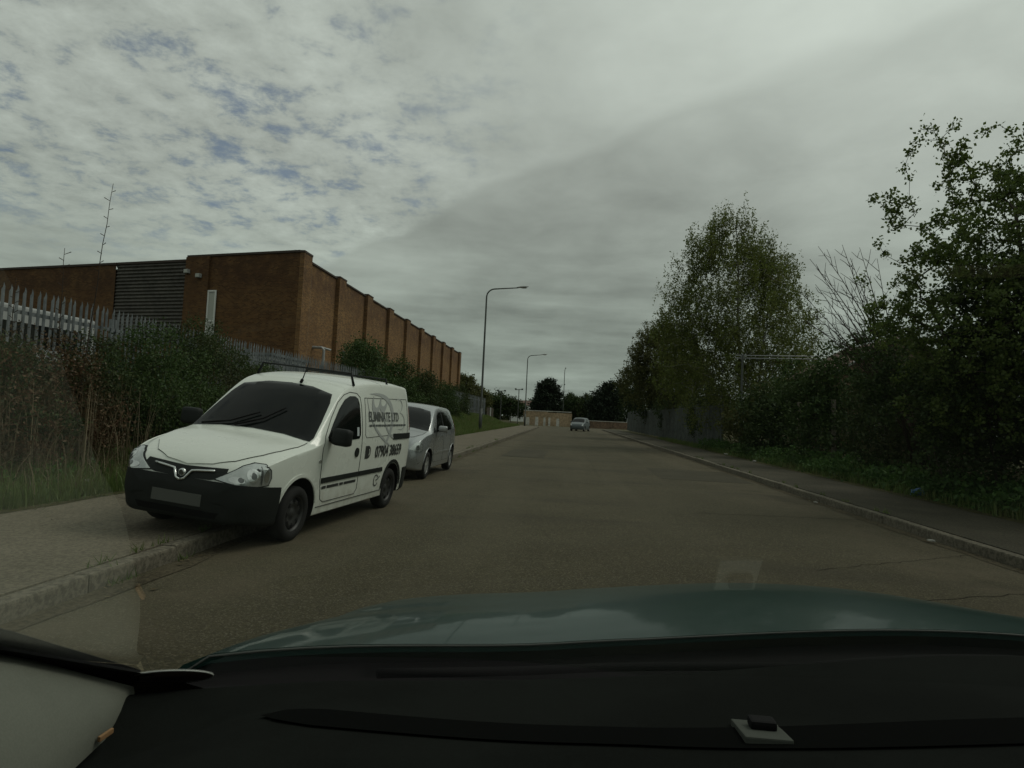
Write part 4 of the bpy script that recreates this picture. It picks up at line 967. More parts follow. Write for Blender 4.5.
# shrubs along the right fence
RS = [(20.0, [(7.3, 20, 2.5, 1.0), (8.6, 20, 2.9, 1.3), (7.4, 19.6, 1.2, .9), (8.8, 20, 1.4, 1.2)], 'bramble2', 'green leafy shrub under the pale pipe on the right'),
      (23.5, [(7.1, 24, 1.7, 1.0), (7.0, 23.5, .9, .7), (8.3, 24.4, 2.1, 1.2), (8.0, 23, 1.0, 1.0)], 'dark_leaf', 'dark shrub at the foot of the tall birch'),
      (16.0, [(7.6, 16, 1.5, 1.0), (8.6, 16.4, 2.3, 1.3), (7.4, 15.6, .8, .7)], 'bramble', 'dull green shrub behind the blue litter'),
      (12.8, [(7.6, 12.6, 1.3, .9), (8.8, 12.4, 2.0, 1.4), (7.6, 13.2, 1.9, .9)], 'dark_leaf', 'dark thicket shrub under the hawthorn tree'),
      (9.0, [(7.5, 9.2, 1.1, .8), (8.4, 9.0, 1.8, 1.2), (8.9, 8.2, 2.4, 1.2)], 'dark_leaf', 'dark dense shrub at the right edge of the picture'),
      (28.0, [(7.6, 28, 1.5, 1.0), (8.9, 28, 2.0, 1.3)], 'olive', 'olive shrub beside the birch trunk near the fence'),
      (35.5, [(7.8, 36, 1.5, 1.1), (8.3, 37, 2.3, 1.3), (7.6, 34, 1.1, .8)], 'bramble', 'shrub growing through the grey fence beyond the birch'),
      (48.0, [(7.9, 48, 1.6, 1.1), (8.2, 50, 2.3, 1.3)], 'dark_leaf', 'far dark shrub leaning over the grey fence')]
RS += [(10.5, [(10.0, 10.5, 1.6, 1.5), (10.3, 11.5, 3.0, 1.5), (9.6, 9.4, 1.2, 1.2)], 'dark_leaf', 'dark thicket deep behind the hawthorn trunk'),
       (7.0, [(9.4, 7.0, 1.5, 1.5), (9.8, 6.4, 3.0, 1.5)], 'dark_leaf', 'dark thicket just outside the right edge'),
       (14.3, [(10.4, 14.5, 1.7, 1.6), (10.2, 15, 3.1, 1.3), (11.5, 14, 2.6, 1.6)], 'bramble', 'thicket between the hawthorn and the old shed'),
       (18.2, [(10.6, 18, 1.7, 1.6), (11.6, 18.5, 2.9, 1.4), (9.6, 17.8, 1.2, 1.2)], 'dark_leaf', 'thicket in front of the old shed')]
for i, (y, bl, lm, lab) in enumerate(RS):
    plant('hedge_shrub', 40 + i, (8.3, y, .3), [[(8.3, y, .2), (8.2, y, .9)], [(7.9, y + .2, .2), (7.8, y + .2, .8)]], bl, 330, 15000, .075 if y < 18 else .10, lm, 'twig', lab, 'shrub', .14, .25, .14, tip=.004, group='shrubs along the right fence', rmax=.04, stem='stems', zmin=.2)
# far trees
def far_tree(name, seed, x, y, blobs, n, ls, lm, label, cat='tree', spread=.3):
    plant(name, seed, (x, y, 0), [[(x, y, 0), (x, y, blobs[0][2])]], blobs, n, n * 42, ls, lm, 'bark', label, cat, spread, .6, .1, tip=.01, rmax=.2, shell_=.35, group='trees beyond the junction')
far_tree('yew_tree', 71, -3.0, 106, [(-3, 106, 4.2, 2.3), (-3, 106, 5.6, 1.8), (-3.1, 106, 2.6, 2.7), (-2.9, 106, 6.5, 1.05), (-3.6, 106, 5.4, 1.4), (-2.2, 106, 5.2, 1.5)], 420, .3, 'conifer', 'dark domed evergreen tree behind the sandy wall at the road end')
far_tree('evergreen_tree', 72, 6.0, 97, [(6.2, 97, 3.6, 2.3), (6.6, 97, 5.6, 1.4), (7.4, 97, 4.8, 2.0), (5.2, 97, 4.4, 1.2), (6.3, 97, 6.5, .7), (4.4, 97, 3.4, 1.2), (5.6, 97, 2.0, 2.4)], 420, .3, 'conifer', 'dark ragged evergreen tree right of the road end')
far_tree('round_tree', 73, 1.0, 118, [(1.0, 118, 3.4, 2.2), (2.0, 118, 2.6, 2.0), (0, 118, 2.5, 1.8)], 260, .32, 'dark_leaf', 'low dark round tree left of the distant lamp column')
far_tree('round_tree', 74, 4.2, 116, [(4.0, 116, 3.6, 1.9), (5.2, 116, 2.8, 2.2), (3.2, 116, 2.4, 1.9)], 260, .32, 'bramble', 'low green round tree between the two dark evergreens')
far_tree('round_tree', 75, -15.5, 96, [(-15.5, 96, 5.0, 2.0), (-14.0, 96, 4.2, 1.8), (-17, 96, 5.2, 2.2), (-12.8, 96, 3.2, 1.6)], 300, .3, 'olive', 'thin olive tree just past the end of the factory')
far_tree('round_tree', 76, -9.5, 112, [(-9.5, 112, 2.8, 1.6), (-8.0, 112, 2.3, 1.3), (-11.5, 112, 3.0, 1.7), (-13.5, 112, 3.0, 1.7)], 220, .3, 'dark_leaf', 'low dark tree behind the far end of the left verge')
for i, (x, y, r, lm) in enumerate([(-30, 150, 6, 'dark_leaf'), (-18, 160, 6, 'bramble'), (14, 150, 6, 'dark_leaf'), (24, 140, 7, 'bramble'), (36, 150, 7, 'dark_leaf'), (3, 165, 5, 'dark_leaf'), (-8, 170, 5, 'dark_leaf')]):
    far_tree('round_tree', 80 + i, x, y, [(x, y, r * .55, r * .6), (x + r * .5, y, r * .45, r * .5), (x - r * .5, y, r * .4, r * .45)], 150, .5, lm, ['distant tree on the far left skyline', 'distant tree behind the verge lamp', 'distant tree behind the right evergreen', 'distant tree behind the right hedge end', 'distant tree farthest to the right', 'distant tree above the far car', 'distant tree behind the domed evergreen'][i], spread=.6)

# left bank: bramble bushes in front of the fence
LB = [((-7.6, 7.9), [(-7.7, 7.9, 1.3, .75), (-8.3, 8.4, 1.7, .5), (-7.0, 7.7, .8, .6)], 'bramble', 'straggling bramble among the reeds at the left edge'),
      ((-7.3, 9.6), [(-7.4, 9.6, 1.1, .8), (-7.0, 9.9, .75, .6), (-7.8, 9.9, 1.7, .5)], 'bramble', 'dull bramble bush at the edge of the dry reeds'),
      ((-7.4, 11.2), [(-7.2, 11.2, 1.35, .9), (-7.9, 11.6, 1.95, .7), (-6.5, 10.9, .85, .7), (-6.6, 10.2, 1.05, .6)], 'bramble2', 'green bramble bush left of the white van bonnet'),
      ((-7.5, 13.0), [(-7.3, 13.0, 1.5, .95), (-8.0, 13.3, 2.1, .65), (-6.5, 12.6, .9, .75), (-8.35, 13.9, 2.55, .55), (-8.4, 14.8, 2.35, .5)], 'bramble', 'dense bramble bush behind the white van mirror'),
      ((-7.8, 15.2), [(-7.5, 15.2, 1.35, .85), (-8.0, 15.7, 1.8, .55), (-6.8, 15.0, .95, .7)], 'bramble2', 'leafy bramble bush behind the white van windscreen'),
      ((-7.6, 17.6), [(-7.5, 17.6, 1.1, .75), (-6.9, 17.4, .85, .65), (-8.1, 18.0, 1.35, .5)], 'bramble', 'bramble bush behind the white van roof'),
      ((-7.6, 20.5), [(-7.5, 20.5, 1.1, .75), (-6.9, 20.3, .9, .65), (-8.1, 21, 1.3, .5)], 'bramble', 'bramble bush behind the roof bars'),
      ((-8.4, 27.5), [(-8.4, 27.5, 2.0, 1.1), (-9.3, 29.0, 3.3, 1.1), (-8.2, 28.6, 1.2, 1.0), (-10.0, 30, 3.6, .9)], 'bramble2', 'tall shrub in front of the factory side by the first pale duct'),
      ((-9.4, 34.5), [(-9.4, 34.5, 2.0, 1.2), (-9.6, 35.5, 3.1, 1.1), (-8.6, 34, 1.4, 1.1)], 'bramble2', 'tall green shrub against the factory side behind the van'),
      ((-9.4, 41.0), [(-9.4, 41.0, 2.0, 1.2), (-9.5, 42, 3.0, 1.0), (-8.7, 40, 1.5, 1.1)], 'bramble', 'green shrub against the middle of the factory side'),
      ((-9.5, 49.0), [(-9.5, 49.0, 2.0, 1.3), (-9.6, 50, 2.7, 1.0), (-8.9, 48, 1.4, 1.1)], 'bramble2', 'green shrub against the far part of the factory side'),
      ((-9.9, 57.5), [(-9.9, 57.5, 2.0, 1.3), (-10.0, 59, 2.9, 1.0), (-9.4, 56, 1.4, 1.1)], 'bramble', 'last green shrub against the factory side')]
for i, ((x, y), bl, lm, lab) in enumerate(LB):
    z = float(terrain(x, y)); big_ = y > 25
    plant('bramble_bush' if not big_ else 'side_shrub', 100 + i, (x, y, z), [[(x, y, z - .05), (x, y + .1, z + .5)], [(x + .5, y - .2, z - .05), (x + .55, y - .2, z + .35)], [(x - .4, y + .3, z), (x - .4, y + .3, z + .6)]], bl, 320, 24000 if not big_ else 16000, .046 if not big_ else .10, lm, 'twig', lab, 'bush', .11 if not big_ else .2, .2, .16, tip=.0032, rmax=.025, stem='stems', zmin=z + .05, group='bushes along the left bank')
M['dead_leaf'] = leaf_mat('dead_bramble_leaf', (0.050, 0.030, 0.016), (0.125, 0.075, 0.040), (0.060, 0.050, 0.022), 0.15)
M['cane'] = mat('bramble_cane', (0.085, 0.050, 0.030), 0.9, spec=0.1)
for i, (x, y, bl, lab) in enumerate([(-7.1, 7.4, [(-7.0, 7.4, 1.0, .8), (-7.6, 7.9, 1.5, .7), (-6.6, 7.2, .6, .5)], 'reddish brown tangle of dead bramble at the far left of the bank'),
                                     (-7.2, 8.7, [(-7.1, 8.7, 1.05, .75), (-7.7, 9.0, 1.6, .6), (-6.6, 8.6, .65, .5)], 'brown tangle of dead bramble canes beside the green bushes')]):
    z = float(terrain(x, y)); plant('dead_bramble', 130 + i, (x, y, z), [[(x, y, z - .05), (x, y, z + .4)], [(x + .4, y, z - .05), (x + .4, y - .1, z + .3)], [(x - .4, y + .2, z), (x - .4, y + .2, z + .5)]], bl, 420, 6500, .042, 'dead_leaf', 'cane', lab, 'bush', .10, .16, .34, tip=.0036, rmax=.012, stem='canes', zmin=z + .03)
# tall bare shoots
def shoot(x, y, z0, top, seed, label):
    g = random.Random(seed); root = tag(empty('bare_shoot', (x, y, z0)), label, 'plant', 'bare shoots above the bank')
    pts = []; n = 12
    for i in range(n + 1):
        t = i / n; pts.append((top[0] * t + g.uniform(-.012, .012), top[1] * t, top[2] * t))
    MB().tube(pts, [.011 * (1 - .7 * i / n) for i in range(n + 1)], 6).build('stem', 'twig', root, True)
    tw = MB()
    for i in range(16):
        t = .42 + .58 * i / 16; a = Vector([top[k] * t for k in range(3)]); s = 1 if i % 2 else -1; l = g.uniform(.04, .085)
        b = a + Vector((s * l, g.uniform(-.03, .03), l * .55)); tw.tube([a, b], [.004, .006], 5)
    tw.build('bud_twigs', 'twig', root)
    return root
shoot(-7.28, 9.0, .75, (.30, 0, 3.72), 1, 'tall bare budding shoot rising above the left fence against the sky')
shoot(-7.62, 9.0, .8, (-.05, 0, 2.66), 2, 'short bare shoot just above the fence left of the tall one')
shoot(-8.5, 9.1, .85, (-.02, 0, 2.15), 3, 'thin bare shoot near the left edge at the fence top')
# dry reeds and grass
def blades(name, seed, n, xr, yr, h0, h1, w, m, label, cat, lean=.25, dens=None, zf=terrain):
    g = np.random.default_rng(seed); x = xr[0] + (xr[1]-xr[0]) * g.random(n); t = g.random(n) ** (dens or 1.0); y = yr[0] + (yr[1]-yr[0]) * t
    z = zf(x, y); hh = h0 + (h1-h0) * g.random(n); a = g.random(n) * 2 * math.pi
    u = np.stack([np.cos(a), np.sin(a), np.zeros(n)], 1); d = np.stack([np.cos(a + 1.57), np.sin(a + 1.57), np.zeros(n)], 1) * (lean * hh * g.normal(size=n))[:, None]
    P = np.stack([x, y, z], 1); ww = (w * (.6 + .8 * g.random(n)))[:, None]; up = np.array([0, 0, 1.0])
    V = np.stack([P - u * ww, P + u * ww, P + d * .35 + up * hh[:, None] * .6 + u * ww * .7, P + d * .35 + up * hh[:, None] * .6 - u * ww * .7, P + d + up * hh[:, None]], 1).reshape(-1, 3)
    k = np.arange(n) * 5
    F = np.concatenate([np.stack([k, k+1, k+2, k+2], 1), np.stack([k, k+2, k+3, k+3], 1), np.stack([k+3, k+2, k+4, k+4], 1)])[:, :3]
    return tag(obj(name, fast_mesh(name, V, F), m), label, cat, kind='stuff')
blades('dry_reeds', 5, 2000, (-8.9, -6.7), (5.5, 8.6), .4, 1.3, .0045, 'straw', 'tall dry brown reeds on the bank in front of the fence', 'reeds', .30)
blades('dry_stalks', 19, 420, (-7.3, -6.0), (5.5, 9.3), .4, 1.4, .0065, 'straw', 'pale dry stalks leaning out over the grass of the left bank', 'stalks', .42)
blades('dry_grass', 9, 5000, (-8.7, -5.4), (5.0, 20.0), .15, .55, .0045, 'straw', 'straw coloured dead grass among the brambles', 'grass', .55, 1.3)
blades('verge_grass', 6, 64000, (-9.0, -5.14), (4.5, 26.0), .05, .30, .006, 'grass', 'short green grass on the bank beside the left pavement', 'grass', .45, 1.5)
blades('far_verge_grass', 7, 42000, (-9.6, -5.28), (24.0, 76.0), .08, .34, .013, 'grass', 'green grass verge under the street lamps', 'grass', .4, 1.3)
blades('hedge_bottom_grass', 8, 20000, (6.35, 8.2), (6.0, 45.0), .04, .26, .007, 'grass', 'thin grass at the back of the right pavement', 'grass', .5, 1.6)
g = np.random.default_rng(77); q = []
for xk in (KL - .14, KL + .02, KR + .14, -5.25):
    for _ in range(24): q.append((xk + g.normal() * .012, 4 + 26 * g.random() ** 1.6))
q = np.repeat(np.array(q), 16, 0) + g.normal(size=(24 * 4 * 16, 2)) * np.array([.014, .06]); n = len(q)
zz = np.where((q[:, 0] > KL) & (q[:, 0] < KR), .0, .118); hh = .02 + .07 * g.random(n); a = g.random(n) * 6.28; u = np.stack([np.cos(a), np.sin(a), a * 0], 1)
P = np.concatenate([q, zz[:, None]], 1); V = np.stack([P - u * .005, P + u * .005, P + np.stack([g.normal(size=n) * .03, g.normal(size=n) * .03, hh], 1)], 1).reshape(-1, 3)
tag(obj('kerb_weeds', fast_mesh('kerb_weeds', V, np.arange(n * 3).reshape(-1, 3)), 'grass'), 'small grass tufts growing in the kerb joints and pavement edges', 'weeds', kind='stuff')
# broad-leaved weeds along the right pavement
g = np.random.default_rng(21); NW = 420
wy = 6.5 + 26 * g.random(NW) ** 1.4; wx = 6.55 + 1.3 * g.random(NW) ** 1.3; pts = []
for x, y in zip(wx, wy):
    n = g.integers(30, 60); h = g.uniform(.15, .55)
    q = np.stack([x + g.normal(size=n) * .13, y + g.normal(size=n) * .13, np.zeros(n)], 1); q[:, 2] = terrain(q[:, 0], q[:, 1]) + h * g.random(n) ** .6; pts.append(q)
tag(obj('nettle_bed', leaves_mesh('nettle_bed', np.concatenate(pts), g, .085, .6, .2), 'nettle'), 'low green nettles and weeds along the back of the right pavement', 'weeds', kind='stuff')
g = np.random.default_rng(22); NW = 160; pts = []
for _ in range(NW):
    x, y = -6.0 - 1.2 * g.random(), 5.5 + 16 * g.random() ** 1.2; n = g.integers(20, 45)
    q = np.stack([x + g.normal(size=n) * .12, y + g.normal(size=n) * .12, np.zeros(n)], 1); q[:, 2] = terrain(q[:, 0], q[:, 1]) + .25 * g.random(n); pts.append(q)
tag(obj('bank_weeds', leaves_mesh('bank_weeds', np.concatenate(pts), g, .06, .6, .2), 'nettle'), 'low weeds along the foot of the left bank', 'weeds', kind='stuff')

# ------------------------------------------------------------------ right fence, shed, pipe, litter
rfen = tag(empty('steel_fence', (7.15, 30, 0.2)), 'dull grey-green steel panel fence along the far right pavement', 'fence')
for k in range(16):
    y = k * 2.75
    MB().box(-.04, .06, y - .05, y + .05, -.3, 2.15).build('post', 'green_fence', rfen)
    pm = MB()
    for j in range(16):
        y0 = y + .06 + j * .164; pm.poly([(0, y0, 0), (0, y0 + .08, 0), (0, y0 + .08, 2.0), (0, y0, 2.0)]); pm.poly([(0, y0 + .08, 0), (-.05, y0 + .10, 0), (-.05, y0 + .10, 2.0), (0, y0 + .08, 2.0)]); pm.poly([(-.05, y0 + .10, 0), (-.05, y0 + .15, 0), (-.05, y0 + .15, 2.0), (-.05, y0 + .10, 2.0)])
    pm.build('panel', 'green_fence', rfen)
cfen = tag(empty('post_fence', (7.75, 8, 0.25)), 'old concrete posts with wire strands behind the right-hand weeds', 'fence')
for k in range(8):
    me = MB().box(-.05, .05, -.05, .05, -.3, 1.9).mesh('post', bevel=.01); o = obj('post', me, 'kerb', cfen); o.location = (0, k * 2.8, 0); o.rotation_euler = (rng.gauss(0, .02), rng.gauss(0, .02), 0)
for z in (.5, 1.0, 1.5, 1.85): MB().tube([(-.05, 0, z), (-.06, 10, z - .04), (-.05, 19.8, z)], .004, 4).build('wire', 'lamp_steel', cfen)
shed = tag(empty('old_shed', (9.7, 23.5, .4)), 'old brick shed with a rusty gable roof behind the right hedge', 'shed')
MB().box(0, 4.2, 0, 5, 0, 3.0).build('wall', 'old_brick', shed)
rr = MB(); rr.v = [(-.3, -.2, 2.95), (2.1, -.2, 4.35), (4.5, -.2, 2.95), (-.3, 5.2, 2.95), (2.1, 5.2, 4.35), (4.5, 5.2, 2.95)]; rr.f = [(0, 1, 2), (5, 4, 3), (0, 3, 4, 1), (1, 4, 5, 2), (0, 2, 5, 3)]; rr.build('roof', 'rust', shed)
MB().tube([(-.3, -.24, 2.93), (2.1, -.24, 4.33), (4.5, -.24, 2.93)], .05, 6).build('bargeboard', 'grey_pvc', shed)
wd_ = MB().box(.7, 1.6, -.03, .0, 1.2, 2.2).build('window', 'dark_glass', shed); MB().box(.6, 1.7, -.08, -.0, 1.08, 1.2).build('sill', 'concrete', wd_)
pipe = tag(empty('pipe_bridge', (7.2, 28.2, 0.4)), 'pair of thin pale horizontal pipes crossing between birch and shed', 'pipe')
for z in (3.78, 3.90): MB().tube([(0, 0, z), (4.6, 0, z + .12)], .022, 8).build('pipe', 'grey_pvc', pipe, True)
for x in (.3, 4.4): MB().tube([(x, 0, -.3), (x, 0, 3.95)], .05, 8).build('support', 'lamp_steel', pipe)
def crumple(name, loc, size, m, label, cat, seed, grp='litter on the right pavement'):
    g = random.Random(seed); bm = bmesh.new(); bmesh.ops.create_icosphere(bm, subdivisions=2, radius=1)
    for v in bm.verts: v.co = Vector((v.co.x * size[0], v.co.y * size[1], max(-.3, v.co.z) * size[2])) * g.uniform(.65, 1.25)
    me = bpy.data.meshes.new(name); bm.to_mesh(me); bm.free(); o = obj(name, me, m); o.location = loc; o.rotation_euler = (0, 0, g.uniform(0, 6)); tag(o, label, cat, grp); return o
crumple('plastic_bag', (6.55, 12.55, .16), (.10, .12, .11), 'blue_litter', 'crumpled blue plastic bag at the foot of the right-hand weeds', 'bag', 3)
crumple('paper_scrap', (4.30, 7.9, .03), (.05, .03, .015), 'pale_litter', 'pale scrap in the right gutter nearest the camera', 'litter', 5)
crumple('paper_scrap', (4.28, 11.3, .03), (.05, .03, .015), 'pale_litter', 'pale scrap in the right gutter farther along', 'litter', 6)
crumple('paper_scrap', (6.2, 21.5, .14), (.09, .06, .05), 'pale_litter', 'pale litter at the back of the pavement near the birch', 'litter', 7)
crumple('paper_scrap', (6.25, 25.5, .14), (.10, .06, .04), 'pale_litter', 'pale litter by the pavement below the bushy tree', 'litter', 8)
crumple('paper_scrap', (-5.75, 7.4, .20), (.06, .05, .04), 'pale_litter', 'pale scrap in the grass left of the white van', 'litter', 9, None)
# twigs and small debris on the pavements and gutters
g = np.random.default_rng(31); n = 700
dx_ = np.where(g.random(n) < .5, np.where(g.random(n) < .5, KL + .12, KR - .12) + g.normal(size=n) * .10, np.where(g.random(n) < .5, -5.1 + 1.9 * g.random(n), 4.7 + 1.7 * g.random(n))); dy_ = 3 + 22 * g.random(n) ** 1.5
dz_ = np.where((dx_ < KL) | (dx_ > KR), .124, .006); P = np.stack([dx_, dy_, dz_], 1)
me = leaves_mesh('leaf_litter', P, g, .05, .4, 0, .6); co = np.zeros(len(me.vertices) * 3, np.float32); me.vertices.foreach_get('co', co); co = co.reshape(-1, 3); base_z = np.repeat(dz_, 4); co[:, 2] = base_z + np.abs(co[:, 2] - base_z) * .15 + .003; me.vertices.foreach_set('co', co.ravel())
tag(obj('leaf_litter', me, 'straw'), 'scattered dead leaves and twigs on pavements and gutters', 'leaf litter', kind='stuff')

# ------------------------------------------------------------------ far end of the road
wl = tag(empty('sandy_wall', (-6.0, 93, 0)), 'long sand-coloured wall closing the far end of the road', 'wall')
for k in range(4): MB().box(k * 1.75, k * 1.75 + 1.73, 0, .35, 0, 2.05 - .06 * k + .05 * (k % 2)).build('wall_panel', 'sand', wl)
MB().box(-.05, 6.9, -.06, .41, 2.06, 2.16).build('coping', 'concrete', wl)
lw = tag(empty('low_wall', (2.6, 91.5, 0)), 'low brown brick wall right of the far car', 'wall')
MB().box(0, 6.5, 0, .3, 0, 1.0).build('wall', 'old_brick', lw); MB().box(-.04, 6.54, -.04, .34, 1.0, 1.08).build('coping', 'concrete', lw)
for k, (x, w, hh) in enumerate([(-5.3, .5, 1.1), (-4.0, .45, 1.2), (-2.9, .3, 1.15), (-2.2, .28, 1.2), (-1.0, .42, 1.1)]):
    b = MB().box(-w / 2, w / 2, -.2, .2, 0, hh * .82).box(-w * .42, w * .42, -.16, .16, hh * .822, hh).build('concrete_block', 'concrete', None); b.location = (x, 91.3, .02)
    tag(b, ['leftmost', 'second from left', 'middle', 'fourth from left', 'rightmost'][k] + ' of the white concrete blocks before the sandy wall', 'block', 'white blocks before the sandy wall')
hs = tag(empty('white_house', (-9.6, 135, 0)), 'small white house far off left of the domed evergreen', 'house')
MB().box(-2, 2, 0, 4, 0, 3.6).build('wall', 'white', hs)
rr = MB(); rr.v = [(-2.3, -.2, 3.55), (2.3, -.2, 3.55), (2.3, 4.2, 3.55), (-2.3, 4.2, 3.55), (-2.3, 2, 4.6), (2.3, 2, 4.6)]; rr.f = [(0, 1, 5, 4), (2, 3, 4, 5), (0, 4, 3), (1, 2, 5), (0, 3, 2, 1)]; rr.build('roof', 'rust', hs)
for x in (-1.2, .5): MB().box(x, x + .7, -.03, 0, 1.8, 2.9).build('window', 'dark_glass', hs)
for x, y, hh, lab in ((-8.9, 88, 4.6, 'thin mast with a cross arm beyond the far palisade fence'), (-7.0, 95, 5.2, 'twin-headed thin pole beyond the far palisade fence')):
    pr = tag(empty('thin_pole', (x, y, 0)), lab, 'pole'); MB().tube([(0, 0, 0), (0, 0, hh)], .06, 6).build('pole', 'lamp_steel', pr); MB().tube([(-.5, 0, hh - .1), (.5, 0, hh)], .05, 6).build('cross_arm', 'lamp_steel', pr)
    for s in (-1, 1): MB().box(s * .5 - .12, s * .5 + .12, -.1, .1, hh - .1, hh + .12).build('lamp_head', 'lamp_steel', pr)
bt = tag(empty('board_fence', (-9.2, 74.5, .4)), 'dark timber board fence running on past the palisade', 'fence')
for k in range(14): MB().box(0, .05, k * .5, k * .5 + .47, -.4, 1.6 + .06 * (k % 3)).build('board', 'bark', bt)
MB().box(.06, .12, 3, 3.7, .2, 1.7).build('notice', 'grey_pvc', bt)

# ------------------------------------------------------------------ site rescale
# Site above assumed a lower camera and is scaled up here; vehicles are not.
for o in list(C.objects):
    if o.parent is None and o.type in {'EMPTY', 'MESH'} and o not in VEHICLES:
        o.location = o.location * SITE_SCALE; o.scale = o.scale * SITE_SCALE

# ------------------------------------------------------------------ the camera car: bonnet, cowl, windscreen, dashboard
CX = 0.36
ego = tag(empty('dashboard_car', (CX, 0, 0)), 'dark teal car seen from its passenger seat: bonnet, windscreen and black dashboard', 'car')
EH = 1.46
def S1(a, b, x): return float(sstep(a, b, x))
HB = np.polyfit([-.82, -.285, .42], [.79, 1.08, 1.17], 2); DE = np.polyfit([-.81, -.30, .28], [.66, .86, .95], 2)
def hood_back(x): return float(np.polyval(HB, min(x, .72)))
def hood_bz(x): return -.324 - .036 * S1(-.82, -.35, x) + .034 * S1(-.25, .5, x)
def bz(x, y):                                   # bonnet height over car-centred x
    a = abs(x); t = y - hood_back(x)
    z = EH + hood_bz(x) - .045 * t - .135 * t * t - (0.0 if t < .85 else (t - .85) ** 2 * 1.5)
    z -= .030 * (a / .7) ** 2 * min(1, t / .4)
    e = max(0, a - (.80 - .06 * max(0, t))); z -= e * e * 14
    return z
hb = MB(); nu, nv = 72, 44
for i in range(nu + 1):
    x = -.90 + 1.80 * i / nu
    for j in range(nv + 1):
        y = hood_back(x) + (2.42 - .25 * (abs(x) / .9) ** 2 - hood_back(x)) * j / nv; hb.v.append((x, y, bz(x, y)))
for i in range(nu):
    for j in range(nv):
        a = i * (nv + 1) + j; hb.f.append((a, a + nv + 1, a + nv + 2, a + 1))
hme = hb.mesh('bonnet', True)
bm = bmesh.new(); bm.from_mesh(hme); be = [e for e in bm.edges if e.is_boundary]; r = bmesh.ops.extrude_edge_only(bm, edges=be)
for v in [q for q in r['geom'] if isinstance(q, bmesh.types.BMVert)]: v.co.z -= .012 if v.co.y < 1.3 and abs(v.co.x) < .88 else .5
bm.to_mesh(hme); bm.free()
for p in hme.polygons: p.use_smooth = True
hme.set_sharp_from_angle(angle=R(35))
obj('bonnet', hme, 'bonnet_paint', ego)
MB().tube([(x / 20, hood_back(x / 20) - .002, bz(x / 20, hood_back(x / 20)) - .002) for x in range(-17, 18)], .0018, 6).build('bonnet_highlight', 'lamp_steel', ego, True)  # thin grey tube drawn as the highlight along the bonnet's rear edge
def ws_z(x, y): return EH + .135 - .53 * y - .12 * x * x
def dash_edge(x): return float(np.polyval(DE, min(x, .6)))
def ws_base(x): return dash_edge(x) + .075
cw = MB()
for i in range(41):
    x = -.86 + 1.72 * i / 40
    for k in range(5):
        t = k / 4; y0 = dash_edge(x) + .02; y = y0 + (hood_back(x) + .01 - y0) * t; cw.v.append((x, y, EH + hood_bz(x) - .030 - .018 * math.sin(math.pi * t) + .045 * S1(-.66, -.80, x) * (1 - t)))
for i in range(40):
    for k in range(4): a = i * 5 + k; cw.f.append((a, a + 5, a + 6, a + 1))
cw.build('cowl', 'rubber', ego, True)
# wiper arms lying low over the cowl
for x0, x1 in ((-.60, .05), (.0, .70)):
    L = []
    for t in range(11):
        x = x0 + (x1 - x0) * t / 10; y = ws_base(x) + .045 + .03 * math.sin(t / 10 * math.pi); L.append((x, y, EH + hood_bz(x) - .020))
    MB().tube(L, .007, 6).build('wiper', 'rubber', ego, True)
gl = MB(); nu, nv = 40, 24
for i in range(nu + 1):
    x = -.86 + 1.72 * i / nu
    for j in range(nv + 1):
        y = -.34 + (ws_base(x) + .34) * j / nv; xx = x * (1 - .14 * (1 - j / nv)); gl.v.append((xx, y, ws_z(xx, y)))
for i in range(nu):
    for j in range(nv): a = i * (nv + 1) + j; gl.f.append((a, a + 1, a + nv + 2, a + nv + 1))
obj('windscreen', gl.mesh('windscreen', True), 'glass', ego)
# dashboard top
def dash_z(x, y):
    d = dash_edge(x) - y
    zf = -.304 - .023 * S1(-.81, -.35, x) + .040 * S1(-.30, .35, x)
    return EH + zf - .05 * S1(-.60, -.80, x) * min(1, d / .12) + .15 * d - .14 * max(0, d - .28) - .012 * math.exp(-d / .015)
db = MB(); nu, nv = 64, 90
for i in range(nu + 1):
    x = -.86 + 1.72 * i / nu
    for j in range(nv + 1):
        y = .30 + (dash_edge(x) - .30) * j / nv; z = dash_z(x, y)
        db.v.append((x, y, z))
for i in range(nu):
    for j in range(nv): a = i * (nv + 1) + j; db.f.append((a, a + nv + 1, a + nv + 2, a + 1))
dash = obj('dashboard', db.mesh('dashboard', True), 'dash', ego)
st = MB(); nn = 80
for i in range(nn + 1):                                # flat strip in place of a recess, its shade in the colour
    x = -.63 + 1.45 * i / nn; hw_ = .023 * min(1, math.sqrt(max(0, (x + .63)) / .05)) + .0005; yc = .622 + .05 * x
    for sg in (-1, 1): st.v.append((x, yc + sg * hw_, dash_z(x, yc + sg * hw_) + .0022))
for i in range(nn): a = i * 2; st.f.append((a, a + 2, a + 3, a + 1))
st.build('recess_strip', 'dash_dark', dash, True)
MB().box(-.8, .8, .22, .30, .75, EH - .29).build('fascia', 'dash', dash)
# small sensor on its pad
px_, py_ = .193 - CX, .625
pz = dash_z(px_, py_)
po = MB().box(-.021, .021, -.026, .026, -.006, .001).build('sensor_pad', 'pad_grey', ego, bevel=.0015); po.location = (px_, py_, pz + .003); po.rotation_euler = (R(-8.5), 0, 0)
sb = MB().box(-.012, .012, -.008, .008, 0, .009).build('sensor', 'rubber', ego, bevel=.003); sb.location = (px_ + .002, py_ + .004, pz + .003)
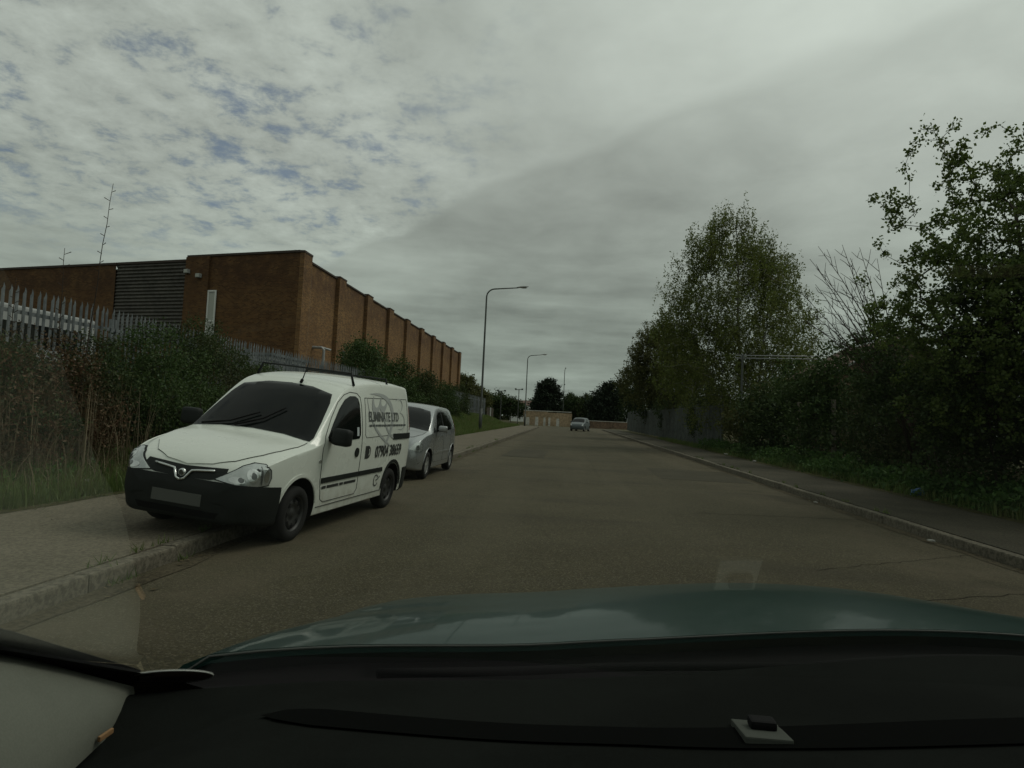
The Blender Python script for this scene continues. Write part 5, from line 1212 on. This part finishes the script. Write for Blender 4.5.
# grey pillar trim that bulges in beside the dashboard, with the black seal of the glass above it
up_ = [(-.449, .668, -.310), (-.469, .53, -.228), (-.50, .30, -.10), (-.50, 0, .06), (-.47, -.3, .20)]
lo_ = [(-.445, .672, -.335), (-.395, .50, -.315), (-.36, .30, -.31), (-.36, 0, -.33), (-.36, -.3, -.33)]
for sgn in (1, -1):
    tr = MB(); K = 7; nrow = 25
    def along(L, t):
        f = t * (len(L) - 1); i = min(int(f), len(L) - 2); return Vector(L[i]).lerp(Vector(L[i + 1]), f - i)
    for i in range(nrow):
        a, b = along(up_, i / (nrow - 1)), along(lo_, i / (nrow - 1))
        for k in range(K):
            t = k / (K - 1); q = a.lerp(b, t); bul = .018 * math.sin(math.pi * t) * min(1, i / 4)
            tr.v.append((sgn * (q.x + bul - CX), q.y, EH + q.z))
    for i in range(nrow - 1):
        for k in range(K - 1): a = i * K + k; tr.f.append((a, a + K, a + K + 1, a + 1))
    tr.build('pillar_trim', 'trim_grey', ego, True)
    MB().tube([(sgn * (x - CX - .006), y + .006, EH + z + .007) for x, y, z in up_], .010, 6).build('seal', 'rubber', ego, True)
MB().box(-.0016, .0016, -.009, .009, -.003, .002).build('chipped_trim', 'wood', ego, bevel=.001).location = (-.410 - CX, .575, EH - .312)
for sgn in (1, -1):                                   # black printed border along the edge of the glass
    fb = MB()
    for x, y, z in up_:
        for k in range(4):
            xx = x - CX - .012 + .010 * k; yy = y + .004 * k; fb.v.append((sgn * xx, yy, ws_z(xx, yy) - .0015))
    for i in range(len(up_) - 1):
        for k in range(3): a = i * 4 + k; fb.f.append((a, a + 4, a + 5, a + 1))
    fb.build('glass_border', 'rubber', ego)
# parking disc stuck low on the glass
dk = MB(); ddx, ddy, dr_ = -.427 - CX, .70, .044
dk.v.append((ddx, ddy, ws_z(ddx, ddy) - .0008))
for k in range(32): t = 2 * math.pi * k / 32; x, y = ddx + dr_ * math.cos(t), ddy + dr_ * .88 * math.sin(t); dk.v.append((x, y, ws_z(x, y) - .0008))
for k in range(32): dk.f.append((0, 1 + k, 1 + (k + 1) % 32))
pd = dk.build('permit_disc', 'disc_paper', ego)
MB().tube([dk.v[1 + k % 32] for k in range(33)], .0009, 5, False).build('holder_rim', 'disc_rim', pd, True)
# roof, doors and rear bulkhead close the cabin
rfm = MB()
for i in range(13):
    x = -.70 + 1.40 * i / 12
    for j in range(9): y = -.34 - 2.0 * j / 8; rfm.v.append((x, y, ws_z(x, -.34) + .07 * math.sin(math.pi * j / 10)))
for i in range(12):
    for j in range(8): a = i * 9 + j; rfm.f.append((a, a + 1, a + 10, a + 9))
rfo = obj('roof', rfm.mesh('roof', True), 'trim_grey', ego)
for s in (-1, 1): MB().box(s * .86 - .03, s * .86 + .03, -2.3, .55, .45, EH - .40).build('door', 'bonnet_paint', ego)
MB().box(-.8, .8, -2.36, -2.32, .4, EH + .3).build('rear_panel', 'dash', ego)
MB().box(-.8, .8, -2.3, .3, .38, .42).build('cabin_floor', 'dash', ego)
